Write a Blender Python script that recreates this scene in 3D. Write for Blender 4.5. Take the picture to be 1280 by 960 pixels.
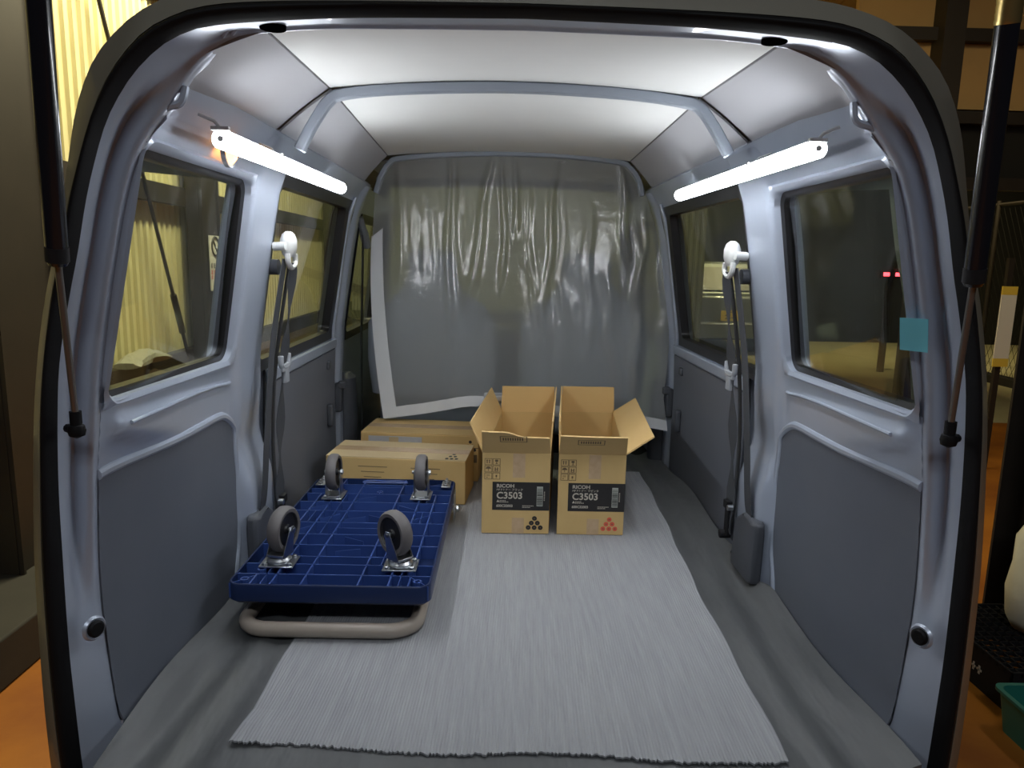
import bpy, bmesh, math, random
from mathutils import Vector, Matrix, noise
random.seed(7)
S = bpy.context.scene
for o in list(bpy.data.objects): bpy.data.objects.remove(o)
COL = S.collection

# ------------------------------------------------------------------ camera
FPX = 900.0
YAW, PITCH, ROLL = -0.0219, -0.1701, 0.0211
CAM = Vector((-0.034, -1.1, 1.47))
B0 = Matrix(((1, 0, 0), (0, 0, -1), (0, 1, 0)))
RM = Matrix.Rotation(YAW, 3, 'Z') @ Matrix.Rotation(PITCH, 3, 'X') @ B0 @ Matrix.Rotation(ROLL, 3, 'Z')
cd = bpy.data.cameras.new('camera'); cam = bpy.data.objects.new('camera', cd); COL.objects.link(cam)
cam.matrix_world = Matrix.Translation(CAM) @ RM.to_4x4()
cd.sensor_width = 36; cd.lens = 36 * FPX / 1280; cd.clip_start = 0.02; cd.clip_end = 200
S.camera = cam

# measuring helpers: a sight line of the photograph met with a real plane of the van
def ray(px, py): return RM @ Vector(((px - 640) / FPX, -(py - 480) / FPX, -1))
def uy(px, py, y): d = ray(px, py); return CAM + d * ((y - CAM.y) / d.y)
def ux(px, py, x): d = ray(px, py); return CAM + d * ((x - CAM.x) / d.x)
def uz(px, py, z): d = ray(px, py); return CAM + d * ((z - CAM.z) / d.z)

# ------------------------------------------------------------------ world, lights, exposure
w = bpy.data.worlds.new('night'); S.world = w; w.use_nodes = True
bg = w.node_tree.nodes['Background']; bg.inputs[0].default_value = (0.10, 0.11, 0.12, 1); bg.inputs[1].default_value = 0.05
S.view_settings.view_transform = 'Standard'; S.view_settings.look = 'None'
S.view_settings.gamma = 1; S.view_settings.use_curve_mapping = False
S.view_settings.exposure = 0.0
LED_STRENGTH = 40.0
def area(name, loc, rot, sx, sy, e, col):
    l = bpy.data.lights.new(name, 'AREA'); l.shape = 'RECTANGLE'; l.size = sx; l.size_y = sy; l.energy = e; l.color = col
    o = bpy.data.objects.new(name, l); COL.objects.link(o); o.location = loc; o.rotation_euler = rot; return o
area('garage_light_left', (-1.0, 3.4, 3.8), (0, math.radians(18), 0), .25, 2.6, 190, (1, .90, .58))
area('garage_light_front', (0.6, 7.0, 3.8), (math.radians(20), 0, 0), 2.4, .25, 9, (1, .92, .62))
area('yard_light', (5.0, 8.0, 4.8), (0, 0, 0), .6, .6, 330, (1, .82, .42))
area('garage_light_right', (2.7, 1.9, 3.9), (0, 0, 0), .25, 2.0, 55, (1, .86, .55))
area('garage_light_rear', (0.2, -3.0, 3.9), (math.radians(25), 0, 0), 2.4, .3, 46, (.90, .95, 1))

# ------------------------------------------------------------------ materials
MATS = {}
def mat(name, col, rough=.5, metal=0., bump=None, vary=None, emit=None, spec=None, coat=0., stretch=None, aniso=0):
    """bump=(scale, strength, distance); vary=(scale, amount, second colour)"""
    m = bpy.data.materials.new(name); m.use_nodes = True; nt = m.node_tree; N = nt.nodes; L = nt.links
    p = N['Principled BSDF']
    p.inputs['Base Color'].default_value = (*col, 1); p.inputs['Roughness'].default_value = rough
    p.inputs['Metallic'].default_value = metal; p.inputs['Coat Weight'].default_value = coat
    if spec is not None: p.inputs['Specular IOR Level'].default_value = spec
    tc = N.new('ShaderNodeTexCoord'); co = tc.outputs['Object']
    if stretch:
        mp = N.new('ShaderNodeMapping'); mp.inputs['Scale'].default_value = stretch; L.new(co, mp.inputs[0]); co = mp.outputs[0]
    if vary:
        n = N.new('ShaderNodeTexNoise'); n.inputs['Scale'].default_value = vary[0]; n.inputs['Detail'].default_value = 6; n.inputs['Roughness'].default_value = .6
        L.new(co, n.inputs['Vector'])
        r = N.new('ShaderNodeValToRGB'); r.color_ramp.elements[0].position = .5 - .5 * (1 - vary[1]) * .6; r.color_ramp.elements[1].position = .5 + .5 * (1 - vary[1]) * .6
        r.color_ramp.elements[0].color = (*col, 1); r.color_ramp.elements[1].color = (*vary[2], 1)
        L.new(n.outputs[0], r.inputs[0]); L.new(r.outputs[0], p.inputs['Base Color'])
    if bump:
        n = N.new('ShaderNodeTexNoise'); n.inputs['Scale'].default_value = bump[0]; n.inputs['Detail'].default_value = 3
        L.new(co, n.inputs['Vector'])
        b = N.new('ShaderNodeBump'); b.inputs['Strength'].default_value = bump[1]; b.inputs['Distance'].default_value = bump[2]
        L.new(n.outputs[0], b.inputs['Height']); L.new(b.outputs[0], p.inputs['Normal'])
    if emit:
        p.inputs['Emission Color'].default_value = (*emit[0], 1); p.inputs['Emission Strength'].default_value = emit[1]
    MATS[name] = m; return m
def fresnel(N, L, ior, normal=None):   # same reflectance from either side of a thin sheet
    ge = N.new('ShaderNodeNewGeometry'); mm = N.new('ShaderNodeMath'); mm.operation = 'MULTIPLY_ADD'
    mm.inputs[1].default_value = 1 / ior - ior; mm.inputs[2].default_value = ior; L.new(ge.outputs['Backfacing'], mm.inputs[0])
    fr = N.new('ShaderNodeFresnel'); L.new(mm.outputs[0], fr.inputs[0])
    if normal: L.new(normal, fr.inputs['Normal'])
    return fr
def glassmat(name, tint, refl=1.0, rough=0.0):
    m = bpy.data.materials.new(name); m.use_nodes = True; nt = m.node_tree; N = nt.nodes; L = nt.links
    N.remove(N['Principled BSDF']); out = N['Material Output']
    t = N.new('ShaderNodeBsdfTransparent'); t.inputs[0].default_value = (*tint, 1)
    g = N.new('ShaderNodeBsdfGlossy'); g.inputs['Roughness'].default_value = rough; g.inputs[0].default_value = (refl, refl, refl, 1)
    fr = fresnel(N, L, 1.5)
    mx = N.new('ShaderNodeMixShader'); L.new(fr.outputs[0], mx.inputs[0]); L.new(t.outputs[0], mx.inputs[1]); L.new(g.outputs[0], mx.inputs[2])
    L.new(mx.outputs[0], out.inputs[0]); MATS[name] = m; return m

M_SILVER = mat('silver_paint', (.40, .455, .56), .34, .30, vary=(3, .3, (.45, .50, .60)), coat=.25)
M_SILVER2 = mat('silver_paint_bow', (.30, .34, .40), .45, .2)
M_VINYL = mat('grey_vinyl_panel', (.110, .124, .155), .55, bump=(900, .25, .0006), vary=(5, .2, (.125, .138, .168)))
M_DOORV = mat('grey_door_board', (.14, .15, .18), .6, bump=(700, .3, .0006))
M_BLACKR = mat('black_rubber', (.006, .006, .007), .6, spec=.2)
M_GASK = mat('black_gasket', (.015, .015, .017), .35)
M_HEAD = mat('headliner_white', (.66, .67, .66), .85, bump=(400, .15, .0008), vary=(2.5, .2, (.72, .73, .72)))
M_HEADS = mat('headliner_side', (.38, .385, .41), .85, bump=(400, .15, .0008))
M_FLOORV = mat('dark_floor_vinyl', (.075, .079, .082), .5, bump=(7, .6, .018), vary=(4, .2, (.115, .12, .122)), stretch=(2.2, .6, 1))
M_MAT = mat('ribbed_grey_mat', (.285, .292, .31), .8, vary=(26, .25, (.37, .378, .395)), stretch=(4, .25, 1), bump=(160, .4, .002))
M_CARD = mat('kraft_cardboard', (.68, .46, .19), .75, vary=(6, .2, (.72, .50, .22)), bump=(220, .12, .001))
M_CARD2 = mat('kraft_cardboard_outside', (.60, .41, .165), .75, vary=(7, .2, (.65, .45, .19)), bump=(220, .12, .001))
M_CARDL = mat('pale_kraft_cardboard', (.60, .46, .25), .7, vary=(6, .2, (.66, .52, .31)))
M_CARDE = mat('cardboard_edge', (.42, .34, .22), .9, bump=(500, .6, .002))
M_INK = mat('black_print', (.022, .020, .020), .55)
M_INKP = mat('pale_print', (.55, .50, .42), .6)
M_INKW = mat('barcode_paper', (.50, .52, .46), .6)
M_RED = mat('red_print', (.72, .12, .07), .6)
M_BROWNINK = mat('thin_brown_print', (.16, .11, .06), .7)
M_TAPE = mat('packing_tape', (.52, .36, .20), .22, vary=(40, .3, (.62, .44, .28)))
M_BLUE_SHADED = mat('blue_plastic_shaded', (.007, .019, .075), .4, vary=(6, .3, (.009, .024, .092)))  # same plastic as the ribs; cavity shade is put into the colour
M_BLUE_LIT = mat('blue_plastic_lit_rib', (.030, .066, .24), .35, vary=(9, .3, (.040, .085, .29)))  # lighter copy of the deck blue, painting the light on rib tops
M_ZINC = mat('zinc_steel', (.55, .57, .60), .28, 1.0, bump=(30, .1, .001))
M_TYRE = mat('grey_rubber_tyre', (.15, .14, .14), .55)
M_HUB = mat('dark_hub', (.018, .018, .02), .4)
M_BEIGE = mat('beige_tube_paint', (.36, .31, .26), .32)
M_WEB = mat('grey_webbing', (.055, .06, .07), .7, bump=(600, .4, .0008), stretch=(1, 1, .2))
M_BELTP = mat('pale_plastic', (.62, .63, .62), .4)
M_TONG = mat('grey_plastic', (.33, .35, .38), .45)
M_COVER = mat('dark_grey_plastic', (.07, .076, .09), .5)
M_STRUT = mat('black_strut', (.010, .010, .014), .22, coat=.4)
M_ROD = mat('strut_rod_steel', (.20, .19, .18), .35, .7)
M_BRASS = mat('brass_collar', (.60, .45, .18), .3, .9)
M_NOTE = mat('cyan_note_paper', (.18, .60, .72), .8)
M_SEAT = mat('grey_seat_cloth', (.42, .46, .52), .85, bump=(300, .3, .001))
M_DARKP = mat('black_plastic', (.012, .012, .014), .7, spec=.25)
M_HOLE = mat('dark_hole', (.002, .002, .002), 1, spec=0)
M_BORDER = mat('white_hem', (.70, .72, .74), .7)
M_GFLOOR = mat('orange_painted_floor', (.46, .17, .020), .45, vary=(1.6, .45, (.27, .085, .014)), bump=(14, .15, .004))
M_YARD = mat('yard_concrete', (.44, .40, .22), .8, vary=(1.2, .3, (.52, .48, .29)), bump=(20, .2, .005))
M_CREAM = mat('cream_sheet_metal', (.72, .66, .38), .5, vary=(1.5, .35, (.64, .58, .32)))
M_ENDW = mat('grey_green_sheet_metal', (.34, .34, .24), .6, vary=(1.5, .35, (.28, .28, .20)))
M_BROWN = mat('brown_steel', (.017, .013, .010), .6, vary=(4, .3, (.025, .019, .015)))
M_KERB = mat('grey_kerb', (.024, .023, .019), .8, vary=(5, .2, (.036, .033, .028)))
M_DARKW = mat('dark_boards', (.007, .007, .007), .8, vary=(2, .3, (.010, .010, .010)))
M_CEILP = mat('tan_ceiling_board', (.52, .33, .13), .8, vary=(2, .3, (.45, .28, .11)))
M_BAG = mat('white_sack', (.66, .63, .52), .7, bump=(12, .5, .01))
M_PLASB = mat('dull_clear_plastic', (.34, .33, .27), .3, bump=(30, .6, .01))
M_GREEN = mat('green_tub', (.03, .21, .17), .4)
M_CARP = mat('grey_car_paint', (.20, .22, .21), .35, .3, coat=.5)
M_PLATE = mat('yellow_plate', (.78, .55, .03), .4)
M_TAIL = mat('red_lamp', (.5, .02, .02), .3, emit=((1, .06, .08), 2.5))
M_REDL = mat('red_led', (.5, .02, .02), .3, emit=((1, .05, .07), 9))
M_AMBER = mat('amber_lens', (.9, .45, .12), .3, emit=((1, .42, .13), 6))
M_SIGN = mat('white_sign', (.75, .74, .70), .5)
M_SIGNY = mat('yellow_sign', (.75, .55, .08), .5)
M_SIGNR = mat('sign_red', (.65, .06, .06), .5)
M_WRAP = mat('silver_wrap', (.62, .64, .68), .3, .3, bump=(60, .5, .004))
M_LED = mat('led_tube', (1, 1, 1), .4, emit=((.94, .97, 1.0), LED_STRENGTH))
M_GLASS = glassmat('window_glass', (.80, .84, .80))
M_WSHIELD = glassmat('windshield_glass', (.78, .84, .78))
M_OUT = mat('body_paint_outside', (.20, .19, .155), .45, .1, coat=.2)
def curtain_mat():
    m = bpy.data.materials.new('clear_sheet_plastic'); m.use_nodes = True; nt = m.node_tree; N = nt.nodes; L = nt.links
    N.remove(N['Principled BSDF']); out = N['Material Output']
    tc = N.new('ShaderNodeTexCoord')
    no = N.new('ShaderNodeTexNoise'); no.inputs['Scale'].default_value = 26; no.inputs['Detail'].default_value = 5; L.new(tc.outputs['Object'], no.inputs[0])
    wv = N.new('ShaderNodeTexWave'); wv.bands_direction = 'X'; wv.inputs['Scale'].default_value = 55; L.new(tc.outputs['Object'], wv.inputs[0])
    wz = N.new('ShaderNodeTexWave'); wz.bands_direction = 'Z'; wz.inputs['Scale'].default_value = 55; L.new(tc.outputs['Object'], wz.inputs[0])
    ad = N.new('ShaderNodeMath'); ad.operation = 'ADD'; L.new(wv.outputs[1], ad.inputs[0]); L.new(wz.outputs[1], ad.inputs[1])
    ml = N.new('ShaderNodeMath'); ml.operation = 'MULTIPLY_ADD'; ml.inputs[1].default_value = .035; L.new(ad.outputs[0], ml.inputs[0]); L.new(no.outputs[0], ml.inputs[2])
    b = N.new('ShaderNodeBump'); b.inputs['Strength'].default_value = .6; b.inputs['Distance'].default_value = .004; L.new(ml.outputs[0], b.inputs['Height'])
    t0 = N.new('ShaderNodeBsdfTransparent'); t0.inputs[0].default_value = (.86, .88, .87, 1)
    rf = N.new('ShaderNodeBsdfRefraction'); rf.inputs['IOR'].default_value = 1.06; rf.inputs['Roughness'].default_value = .45; rf.inputs[0].default_value = (.9, .92, .91, 1)
    t = N.new('ShaderNodeMixShader'); t.inputs[0].default_value = .6; L.new(t0.outputs[0], t.inputs[1]); L.new(rf.outputs[0], t.inputs[2])
    d = N.new('ShaderNodeBsdfDiffuse'); d.inputs[0].default_value = (.72, .75, .77, 1); L.new(b.outputs[0], d.inputs['Normal'])
    tl = N.new('ShaderNodeBsdfTranslucent'); tl.inputs[0].default_value = (.55, .57, .56, 1)
    g = N.new('ShaderNodeBsdfGlossy'); g.inputs['Roughness'].default_value = .11; L.new(b.outputs[0], g.inputs['Normal'])
    m1 = N.new('ShaderNodeMixShader'); m1.inputs[0].default_value = .35; L.new(d.outputs[0], m1.inputs[1]); L.new(tl.outputs[0], m1.inputs[2])
    m2 = N.new('ShaderNodeMixShader'); m2.inputs[0].default_value = .36; L.new(t.outputs[0], m2.inputs[1]); L.new(m1.outputs[0], m2.inputs[2])
    fr = fresnel(N, L, 1.8, b.outputs[0])
    m3 = N.new('ShaderNodeMixShader'); L.new(fr.outputs[0], m3.inputs[0]); L.new(m2.outputs[0], m3.inputs[1]); L.new(g.outputs[0], m3.inputs[2])
    L.new(m3.outputs[0], out.inputs[0]); return m
M_CURT = curtain_mat()

# ------------------------------------------------------------------ mesh helpers
def tag(o, label=None, cat=None, group=None, kind=None):
    for k, v in (('label', label), ('category', cat), ('group', group), ('kind', kind)):
        if v: o[k] = v
    return o
def empty(name, loc=(0, 0, 0), rz=0, **kw):
    o = bpy.data.objects.new(name, None); COL.objects.link(o); o.location = loc; o.rotation_euler.z = rz; o.empty_display_size = .05
    return tag(o, **kw)
class MB:
    def __init__(s): s.v = []; s.f = []
    def add(s, vs, fs):
        n = len(s.v); s.v += [Vector(v) for v in vs]; s.f += [tuple(n + i for i in f) for f in fs]; return s
    def box(s, c, d, rot=None):
        x, y, z = (k / 2 for k in d); c = Vector(c)
        vs = [Vector((a * x, b * y, e * z)) for a in (-1, 1) for b in (-1, 1) for e in (-1, 1)]
        if rot: vs = [rot @ v for v in vs]
        return s.add([c + v for v in vs], [(0, 1, 3, 2), (4, 6, 7, 5), (0, 4, 5, 1), (2, 3, 7, 6), (0, 2, 6, 4), (1, 5, 7, 3)])
    def hexa(s, a, b):   # two quads, bottom and top (same order)
        return s.add(list(a) + list(b), [(3, 2, 1, 0), (4, 5, 6, 7), (0, 1, 5, 4), (1, 2, 6, 5), (2, 3, 7, 6), (3, 0, 4, 7)])
    def rings(s, rs, cap=True, closed=True):
        n = len(rs[0]); vs = [p for r in rs for p in r]; fs = []
        for i in range(len(rs) - 1):
            for j in range(n if closed else n - 1):
                k = (j + 1) % n; fs.append((i * n + j, i * n + k, (i + 1) * n + k, (i + 1) * n + j))
        if cap and closed: fs.append(tuple(range(n))[::-1]); fs.append(tuple((len(rs) - 1) * n + j for j in range(n)))
        return s.add(vs, fs)
    def cyl(s, p0, p1, r0, r1=None, n=16):
        return s.tube([p0, p1], [r0, r0 if r1 is None else r1], n)
    def tube(s, path, r, n=10, closed=False, cap=True):
        P = [Vector(p) for p in path]; m = len(P); rs = []
        if not isinstance(r, (list, tuple)): r = [r] * m
        t0 = (P[1] - P[0]).normalized(); up = Vector((0, 0, 1)) if abs(t0.z) < .9 else Vector((1, 0, 0))
        u = t0.cross(up).normalized()
        for i in range(m):
            if closed: t = P[(i + 1) % m] - P[i - 1]
            else: t = P[min(i + 1, m - 1)] - P[max(i - 1, 0)]
            t.normalize(); u = (u - t * u.dot(t)).normalized(); v = t.cross(u)
            rs.append([P[i] + (u * math.cos(a) + v * math.sin(a)) * r[i] for a in (2 * math.pi * k / n for k in range(n))])
        if closed: rs.append(rs[0]); return s.rings(rs, cap=False)
        return s.rings(rs, cap=cap)
    def lathe(s, prof, c, axis='z', n=24, closed=False):   # prof [(r, h)]
        c = Vector(c); rs = []
        for r, h in prof:
            ring = []
            for k in range(n):
                a = 2 * math.pi * k / n; p = (r * math.cos(a), r * math.sin(a), h)
                if axis == 'x': p = (p[2], p[0], p[1])
                if axis == 'y': p = (p[0], p[2], p[1])
                ring.append(c + Vector(p))
            rs.append(ring)
        if closed: rs.append(rs[0])
        return s.rings(rs, cap=not closed)
    def grid(s, rows):
        return s.rings(rows, closed=False)
    def slab(s, rows, off):   # a grid with thickness; off = vector or function(point)
        nr, nc = len(rows), len(rows[0]); top = [Vector(p) for r in rows for p in r]
        bot = [p + (off(p) if callable(off) else Vector(off)) for p in top]; N = nr * nc; fs = []
        for i in range(nr - 1):
            for j in range(nc - 1):
                q = (i * nc + j, i * nc + j + 1, (i + 1) * nc + j + 1, (i + 1) * nc + j); fs.append(q); fs.append(tuple(N + k for k in q[::-1]))
        edge = [j for j in range(nc)] + [i * nc + nc - 1 for i in range(1, nr)] + [(nr - 1) * nc + j for j in range(nc - 2, -1, -1)] + [i * nc for i in range(nr - 2, 0, -1)]
        for a, b in zip(edge, edge[1:] + edge[:1]): fs.append((b, a, N + a, N + b))
        return s.add(top + bot, fs)
    def prism(s, poly, off):
        a = [Vector(p) for p in poly]; b = [p + Vector(off) for p in a]; return s.rings([a, b])
    def build(s, name, m, parent=None, smooth=35, bevel=0, seg=2, **kw):
        me = bpy.data.meshes.new(name); me.from_pydata([tuple(v) for v in s.v], [], s.f); me.update()
        bm = bmesh.new(); bm.from_mesh(me); bmesh.ops.recalc_face_normals(bm, faces=bm.faces); bm.to_mesh(me); bm.free()
        me.materials.append(m)
        if smooth:
            me.polygons.foreach_set('use_smooth', [True] * len(me.polygons)); me.set_sharp_from_angle(angle=math.radians(smooth))
        o = bpy.data.objects.new(name, me); COL.objects.link(o)
        if parent: o.parent = parent
        if bevel:
            b = o.modifiers.new('bevel', 'BEVEL'); b.width = bevel; b.segments = seg; b.limit_method = 'ANGLE'; b.angle_limit = math.radians(40)
        return tag(o, **kw)
def ribbon(mb, path, wvec, th, nvec):
    w_ = [Vector(wv) for wv in (wvec if isinstance(wvec, list) else [wvec] * len(path))]; n_ = Vector(nvec).normalized() * th / 2
    mb.rings([[Vector(p) - a / 2 - n_, Vector(p) + a / 2 - n_, Vector(p) + a / 2 + n_, Vector(p) - a / 2 + n_] for p, a in zip(path, w_)])
def smoothpath(P, n=6):
    P = [Vector(p) for p in P]; out = []
    for i in range(len(P) - 1):
        a, b, c, d = P[max(i - 1, 0)], P[i], P[i + 1], P[min(i + 2, len(P) - 1)]
        for k in range(n):
            t = k / n; out.append(.5 * (2 * b + (c - a) * t + (2 * a - 5 * b + 4 * c - d) * t * t + (3 * b - a - 3 * c + d) * t ** 3))
    return out + [P[-1]]
def resample(P, n):
    L = [0]
    for a, b in zip(P, P[1:]): L.append(L[-1] + (b - a).length)
    out = []; j = 0
    for k in range(n):
        t = L[-1] * k / (n - 1)
        while j < len(P) - 2 and L[j + 1] < t: j += 1
        out.append(P[j].lerp(P[j + 1], (t - L[j]) / max(L[j + 1] - L[j], 1e-9)))
    return out
def interp(x, xs, ys):
    if x <= xs[0]: return ys[0]
    for a, b, c, d in zip(xs, xs[1:], ys, ys[1:]):
        if x <= b: return c + (d - c) * (x - a) / (b - a)
    return ys[-1]
def lerp(a, b, t): return a + (b - a) * t
def sstep(a, b, x): t = min(1, max(0, (x - a) / (b - a))); return t * t * (3 - 2 * t)
def text(s, size, m, parent, loc, rot, name='lettering', align='LEFT', sx=1.0, bold=0.0, ex=.0003):
    c = bpy.data.curves.new(name, 'FONT'); c.body = s; c.size = size; c.extrude = ex; c.align_x = align; c.resolution_u = 3; c.offset = bold
    t = bpy.data.objects.new(name, c); COL.objects.link(t)
    me = bpy.data.meshes.new_from_object(t); bpy.data.objects.remove(t)
    me.materials.clear(); me.materials.append(m); me.name = name
    o = bpy.data.objects.new(name, me); COL.objects.link(o); o.parent = parent; o.location = loc; o.rotation_euler = rot; o.scale = (sx, 1, 1)
    return o
def copy_tree(o, parent=None):
    c = o.copy(); COL.objects.link(c); c.parent = parent
    for ch in list(o.children): copy_tree(ch, c)
    return c

# ------------------------------------------------------------------ van shell
FZ = .65
BZ = [.6, 1.0, 1.1, 1.2, 1.3, 1.4, 1.5, 1.58, 1.63, 1.69, 1.735]
BX = [.68, .68, .675, .67, .655, .64, .625, .61, .60, .577, .55]
def base(z): return interp(z, BZ, BX)
# half outlines of the tail opening, left side, sill to roof centre
G_PX = [(166, 935), (160, 912), (150, 889), (135, 800), (126, 712), (124, 600), (127, 530), (130, 467), (142, 363), (150, 310), (160, 253), (170, 213), (180, 187), (195, 165), (215, 140), (233, 113), (248, 90), (267, 70), (292, 54), (320, 43), (400, 36), (500, 36), (651, 38)]
W_PX = [(110, 995), (103, 956), (94, 881), (86, 806), (77, 675), (73, 600), (72, 513), (75, 447), (87, 370), (97, 317), (107, 253), (117, 207), (130, 160), (143, 130), (163, 97), (187, 70), (213, 50), (253, 34), (320, 27), (450, 22), (651, 23)]
V_PX = [(84, 995), (77, 956), (68, 881), (61, 806), (54, 700), (52, 600), (52, 513), (57, 440), (66, 370), (76, 317), (87, 253), (98, 207), (112, 155), (128, 113), (148, 78), (178, 43), (211, 23), (253, 9), (320, 3), (450, 2), (651, 5)]
O_PX = [(66, 995), (58, 956), (50, 881), (45, 806), (39, 700), (38, 600), (40, 513), (46, 430), (58, 350), (70, 300), (80, 245), (88, 200), (98, 153), (112, 110), (132, 70), (160, 38), (187, 17), (225, 0), (290, -14), (420, -20), (651, -20)]
NA = 70
def half(px, y): return resample(smoothpath([uy(a, b, y) for a, b in px], 4), NA)
G = half(G_PX, .07); W = half(W_PX, .0); V = half(V_PX, -.012); O = half(O_PX, .02); O = [v.lerp(o, lerp(.55, 1, sstep(1.5, 1.75, o.z))) for v, o in zip([Vector((p.x, .02, p.z)) for p in V], O)]
def arch(h):   # left half + mirrored right half
    h = [Vector(p) for p in h]; h[-1].x = 0
    return h + [Vector((-p.x, p.y, p.z)) for p in h[-2::-1]]
# D pillars and tail header: one pressed steel surround
rows = []; NT = 17
for i in range(NT):
    t = i / (NT - 1); row = []
    for k in range(NA):
        p = W[k].lerp(G[k], t)
        g = math.exp(-((t - .46) / .16) ** 2) * sstep(.86, 1.05, p.z) * (1 - sstep(1.66, 1.74, p.z)) * .024
        lip = -.006 * math.exp(-((t - .80) / .10) ** 2) * sstep(.8, 1.1, p.z)
        a, b = G[max(k - 1, 0)], G[min(k + 1, NA - 1)]; tg = (b - a).normalized(); nrm = Vector((-tg.z, 0, tg.x)) # outward
        row.append(p + (nrm * .8 + Vector((0, .7, 0))) * (g + lip))
    rows.append(arch(row))
mb = MB().slab(rows, lambda p: Vector((0, .03, 0)) + Vector((math.copysign(.012, p.x) if p.z < 1.75 else 0, 0, .012 if p.z > 1.6 else 0)))
surround = mb.build('trim_1', M_SILVER, smooth=50, kind='structure', label='pressed silver pillar and header surround of the open tailgate')
# weatherstrip
rows = []
for t in [i / 8 for i in range(9)]:
    h = [W[k].lerp(V[k], t) + Vector((0, -.016 * math.sin(math.pi * t) - .002, 0)) for k in range(NA)]
    rows.append(arch(h))
MB().slab(rows, (0, .004, 0)).build('trim_2', M_BLACKR, smooth=50, kind='structure', label='black rubber weatherstrip around the tailgate opening')
# outer body skin behind the strip
def outer(y, e):
    a = arch(O); c = Vector((0, y, 1.2))
    return [Vector((p.x * (1 + e * .03), y, p.z + (e * .012 * sstep(1.3, 1.75, p.z)))) for p in a]
rows = [[p + Vector((0, -.004, 0)) for p in arch(V)], outer(.0, 0), outer(.03, .35), outer(.10, .8), outer(.25, 1)]
MB().slab(rows, (0, .004, 0)).build('trim_3', M_OUT, smooth=50, kind='structure', label='painted outer edge of the van body around the tail opening')
tail = outer(.25, 1)
# roof skin only where the sides are closed (above the windows)
roofpts = [p for p in tail if p.z > 1.60]
rows = [roofpts] + [[Vector((p.x * s, y, 1.2 + (p.z - 1.2) * q)) for p in roofpts] for y, s, q in ((.6, 1.0, 1.06), (1.0, 1.01, 1.13), (1.8, 1.01, 1.15), (2.45, .99, 1.08))]
MB().slab(rows, (0, 0, .004)).build('roof_skin', M_OUT, smooth=60, kind='structure', label='painted outer roof skin of the van')

# --- side walls with window openings
HOLES = [(.066, .583, 1.225, 1.637), (.80, 1.655, 1.165, 1.672), (1.92, 2.62, 1.13, 1.64)]
def inset(y, z):
    v = 0
    v += .010 * (1 - sstep(1.185, 1.20, z)) * (1 - sstep(.57, .60, y)) * sstep(.07, .10, y)                       # step under the window
    v += .016 * sstep(.575, .61, y) * (1 - sstep(.77, .80, y)) * sstep(.9, 1.3, z)                                   # C pillar
    v += .036 * sstep(.585, .64, y) * (1 - sstep(.80, .85, y)) * (1 - sstep(.88, 1.04, z))                            # wheel-arch swelling
    v += .012 * sstep(.60, .63, y) * (1 - sstep(.78, .82, y)) * (1 - sstep(1.1, 1.3, z))
    v -= .012 * sstep(.83, .85, y) * (1 - sstep(.86, .88, y)) * (1 - sstep(1.15, 1.2, z))
    v += .020 * sstep(1.725, 1.74, y) * (1 - sstep(1.80, 1.83, y))                                                   # B pillar
    return v
def gx(z):   # inner edge of the surround at this height
    best = min(G, key=lambda p: abs(p.z - z) + (0 if p.z < 1.72 else 9)); return -best.x
def lines(marks, step):
    out = []
    for a, b in zip(marks, marks[1:]):
        n = max(1, round((b - a) / step)); out += [a + (b - a) * k / n for k in range(n)]
    return out + [marks[-1]]
YS = lines([.066, .10, .583, .64, .80, .90, 1.655, 1.72, 1.84, 1.92, 2.62, 2.95], .0135)
ZS = lines([.60, 1.0, 1.13, 1.165, 1.19, 1.225, 1.637, 1.64, 1.672, 1.735], .0135)
def in_hole(y, z): return any(a < y < b and c < z < d for a, b, c, d in HOLES)
def wallx(y, z):
    x = base(z) - inset(y, z); t = 1 - sstep(.066, lerp(.36, .10, sstep(1.10, 1.18, z)), y)
    return x * (1 - t) + gx(z) * t if z < 1.70 else x
walls = {}
for s, nm in ((-1, 'wall_left'), (1, 'wall_right')):
    mb = MB(); idx = {}
    def vid(i, j, k):
        if (i, j, k) not in idx:
            y, z = YS[i], ZS[j]; x = wallx(y, z) + k * .05
            idx[(i, j, k)] = len(mb.v); mb.v.append(Vector((s * x, y, z)))
        return idx[(i, j, k)]
    solid = set((i, j) for i in range(len(YS) - 1) for j in range(len(ZS) - 1) if not in_hole((YS[i] + YS[i + 1]) / 2, (ZS[j] + ZS[j + 1]) / 2))
    for i, j in solid:
        for k in (0, 1): mb.f.append((vid(i, j, k), vid(i + 1, j, k), vid(i + 1, j + 1, k), vid(i, j + 1, k)))
        for di, dj, a, b in ((-1, 0, (0, 0), (0, 1)), (1, 0, (1, 0), (1, 1)), (0, -1, (0, 0), (1, 0)), (0, 1, (0, 1), (1, 1))):
            if (i + di, j + dj) not in solid:
                mb.f.append((vid(i + a[0], j + a[1], 0), vid(i + b[0], j + b[1], 0), vid(i + b[0], j + b[1], 1), vid(i + a[0], j + a[1], 1)))
    walls[s] = mb.build(nm, M_SILVER, smooth=50, kind='structure', label='silver painted inner side of the van on the %s' % ('left' if s < 0 else 'right'))
    # lower outer skin to the wheels
    MB().slab([[(s * .73, y, z) for z in (.22, .6, .95)] for y in (.12, 1.5, 2.9)], (s * .006, 0, 0)).build('outer_skin', M_OUT, walls[s])

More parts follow.
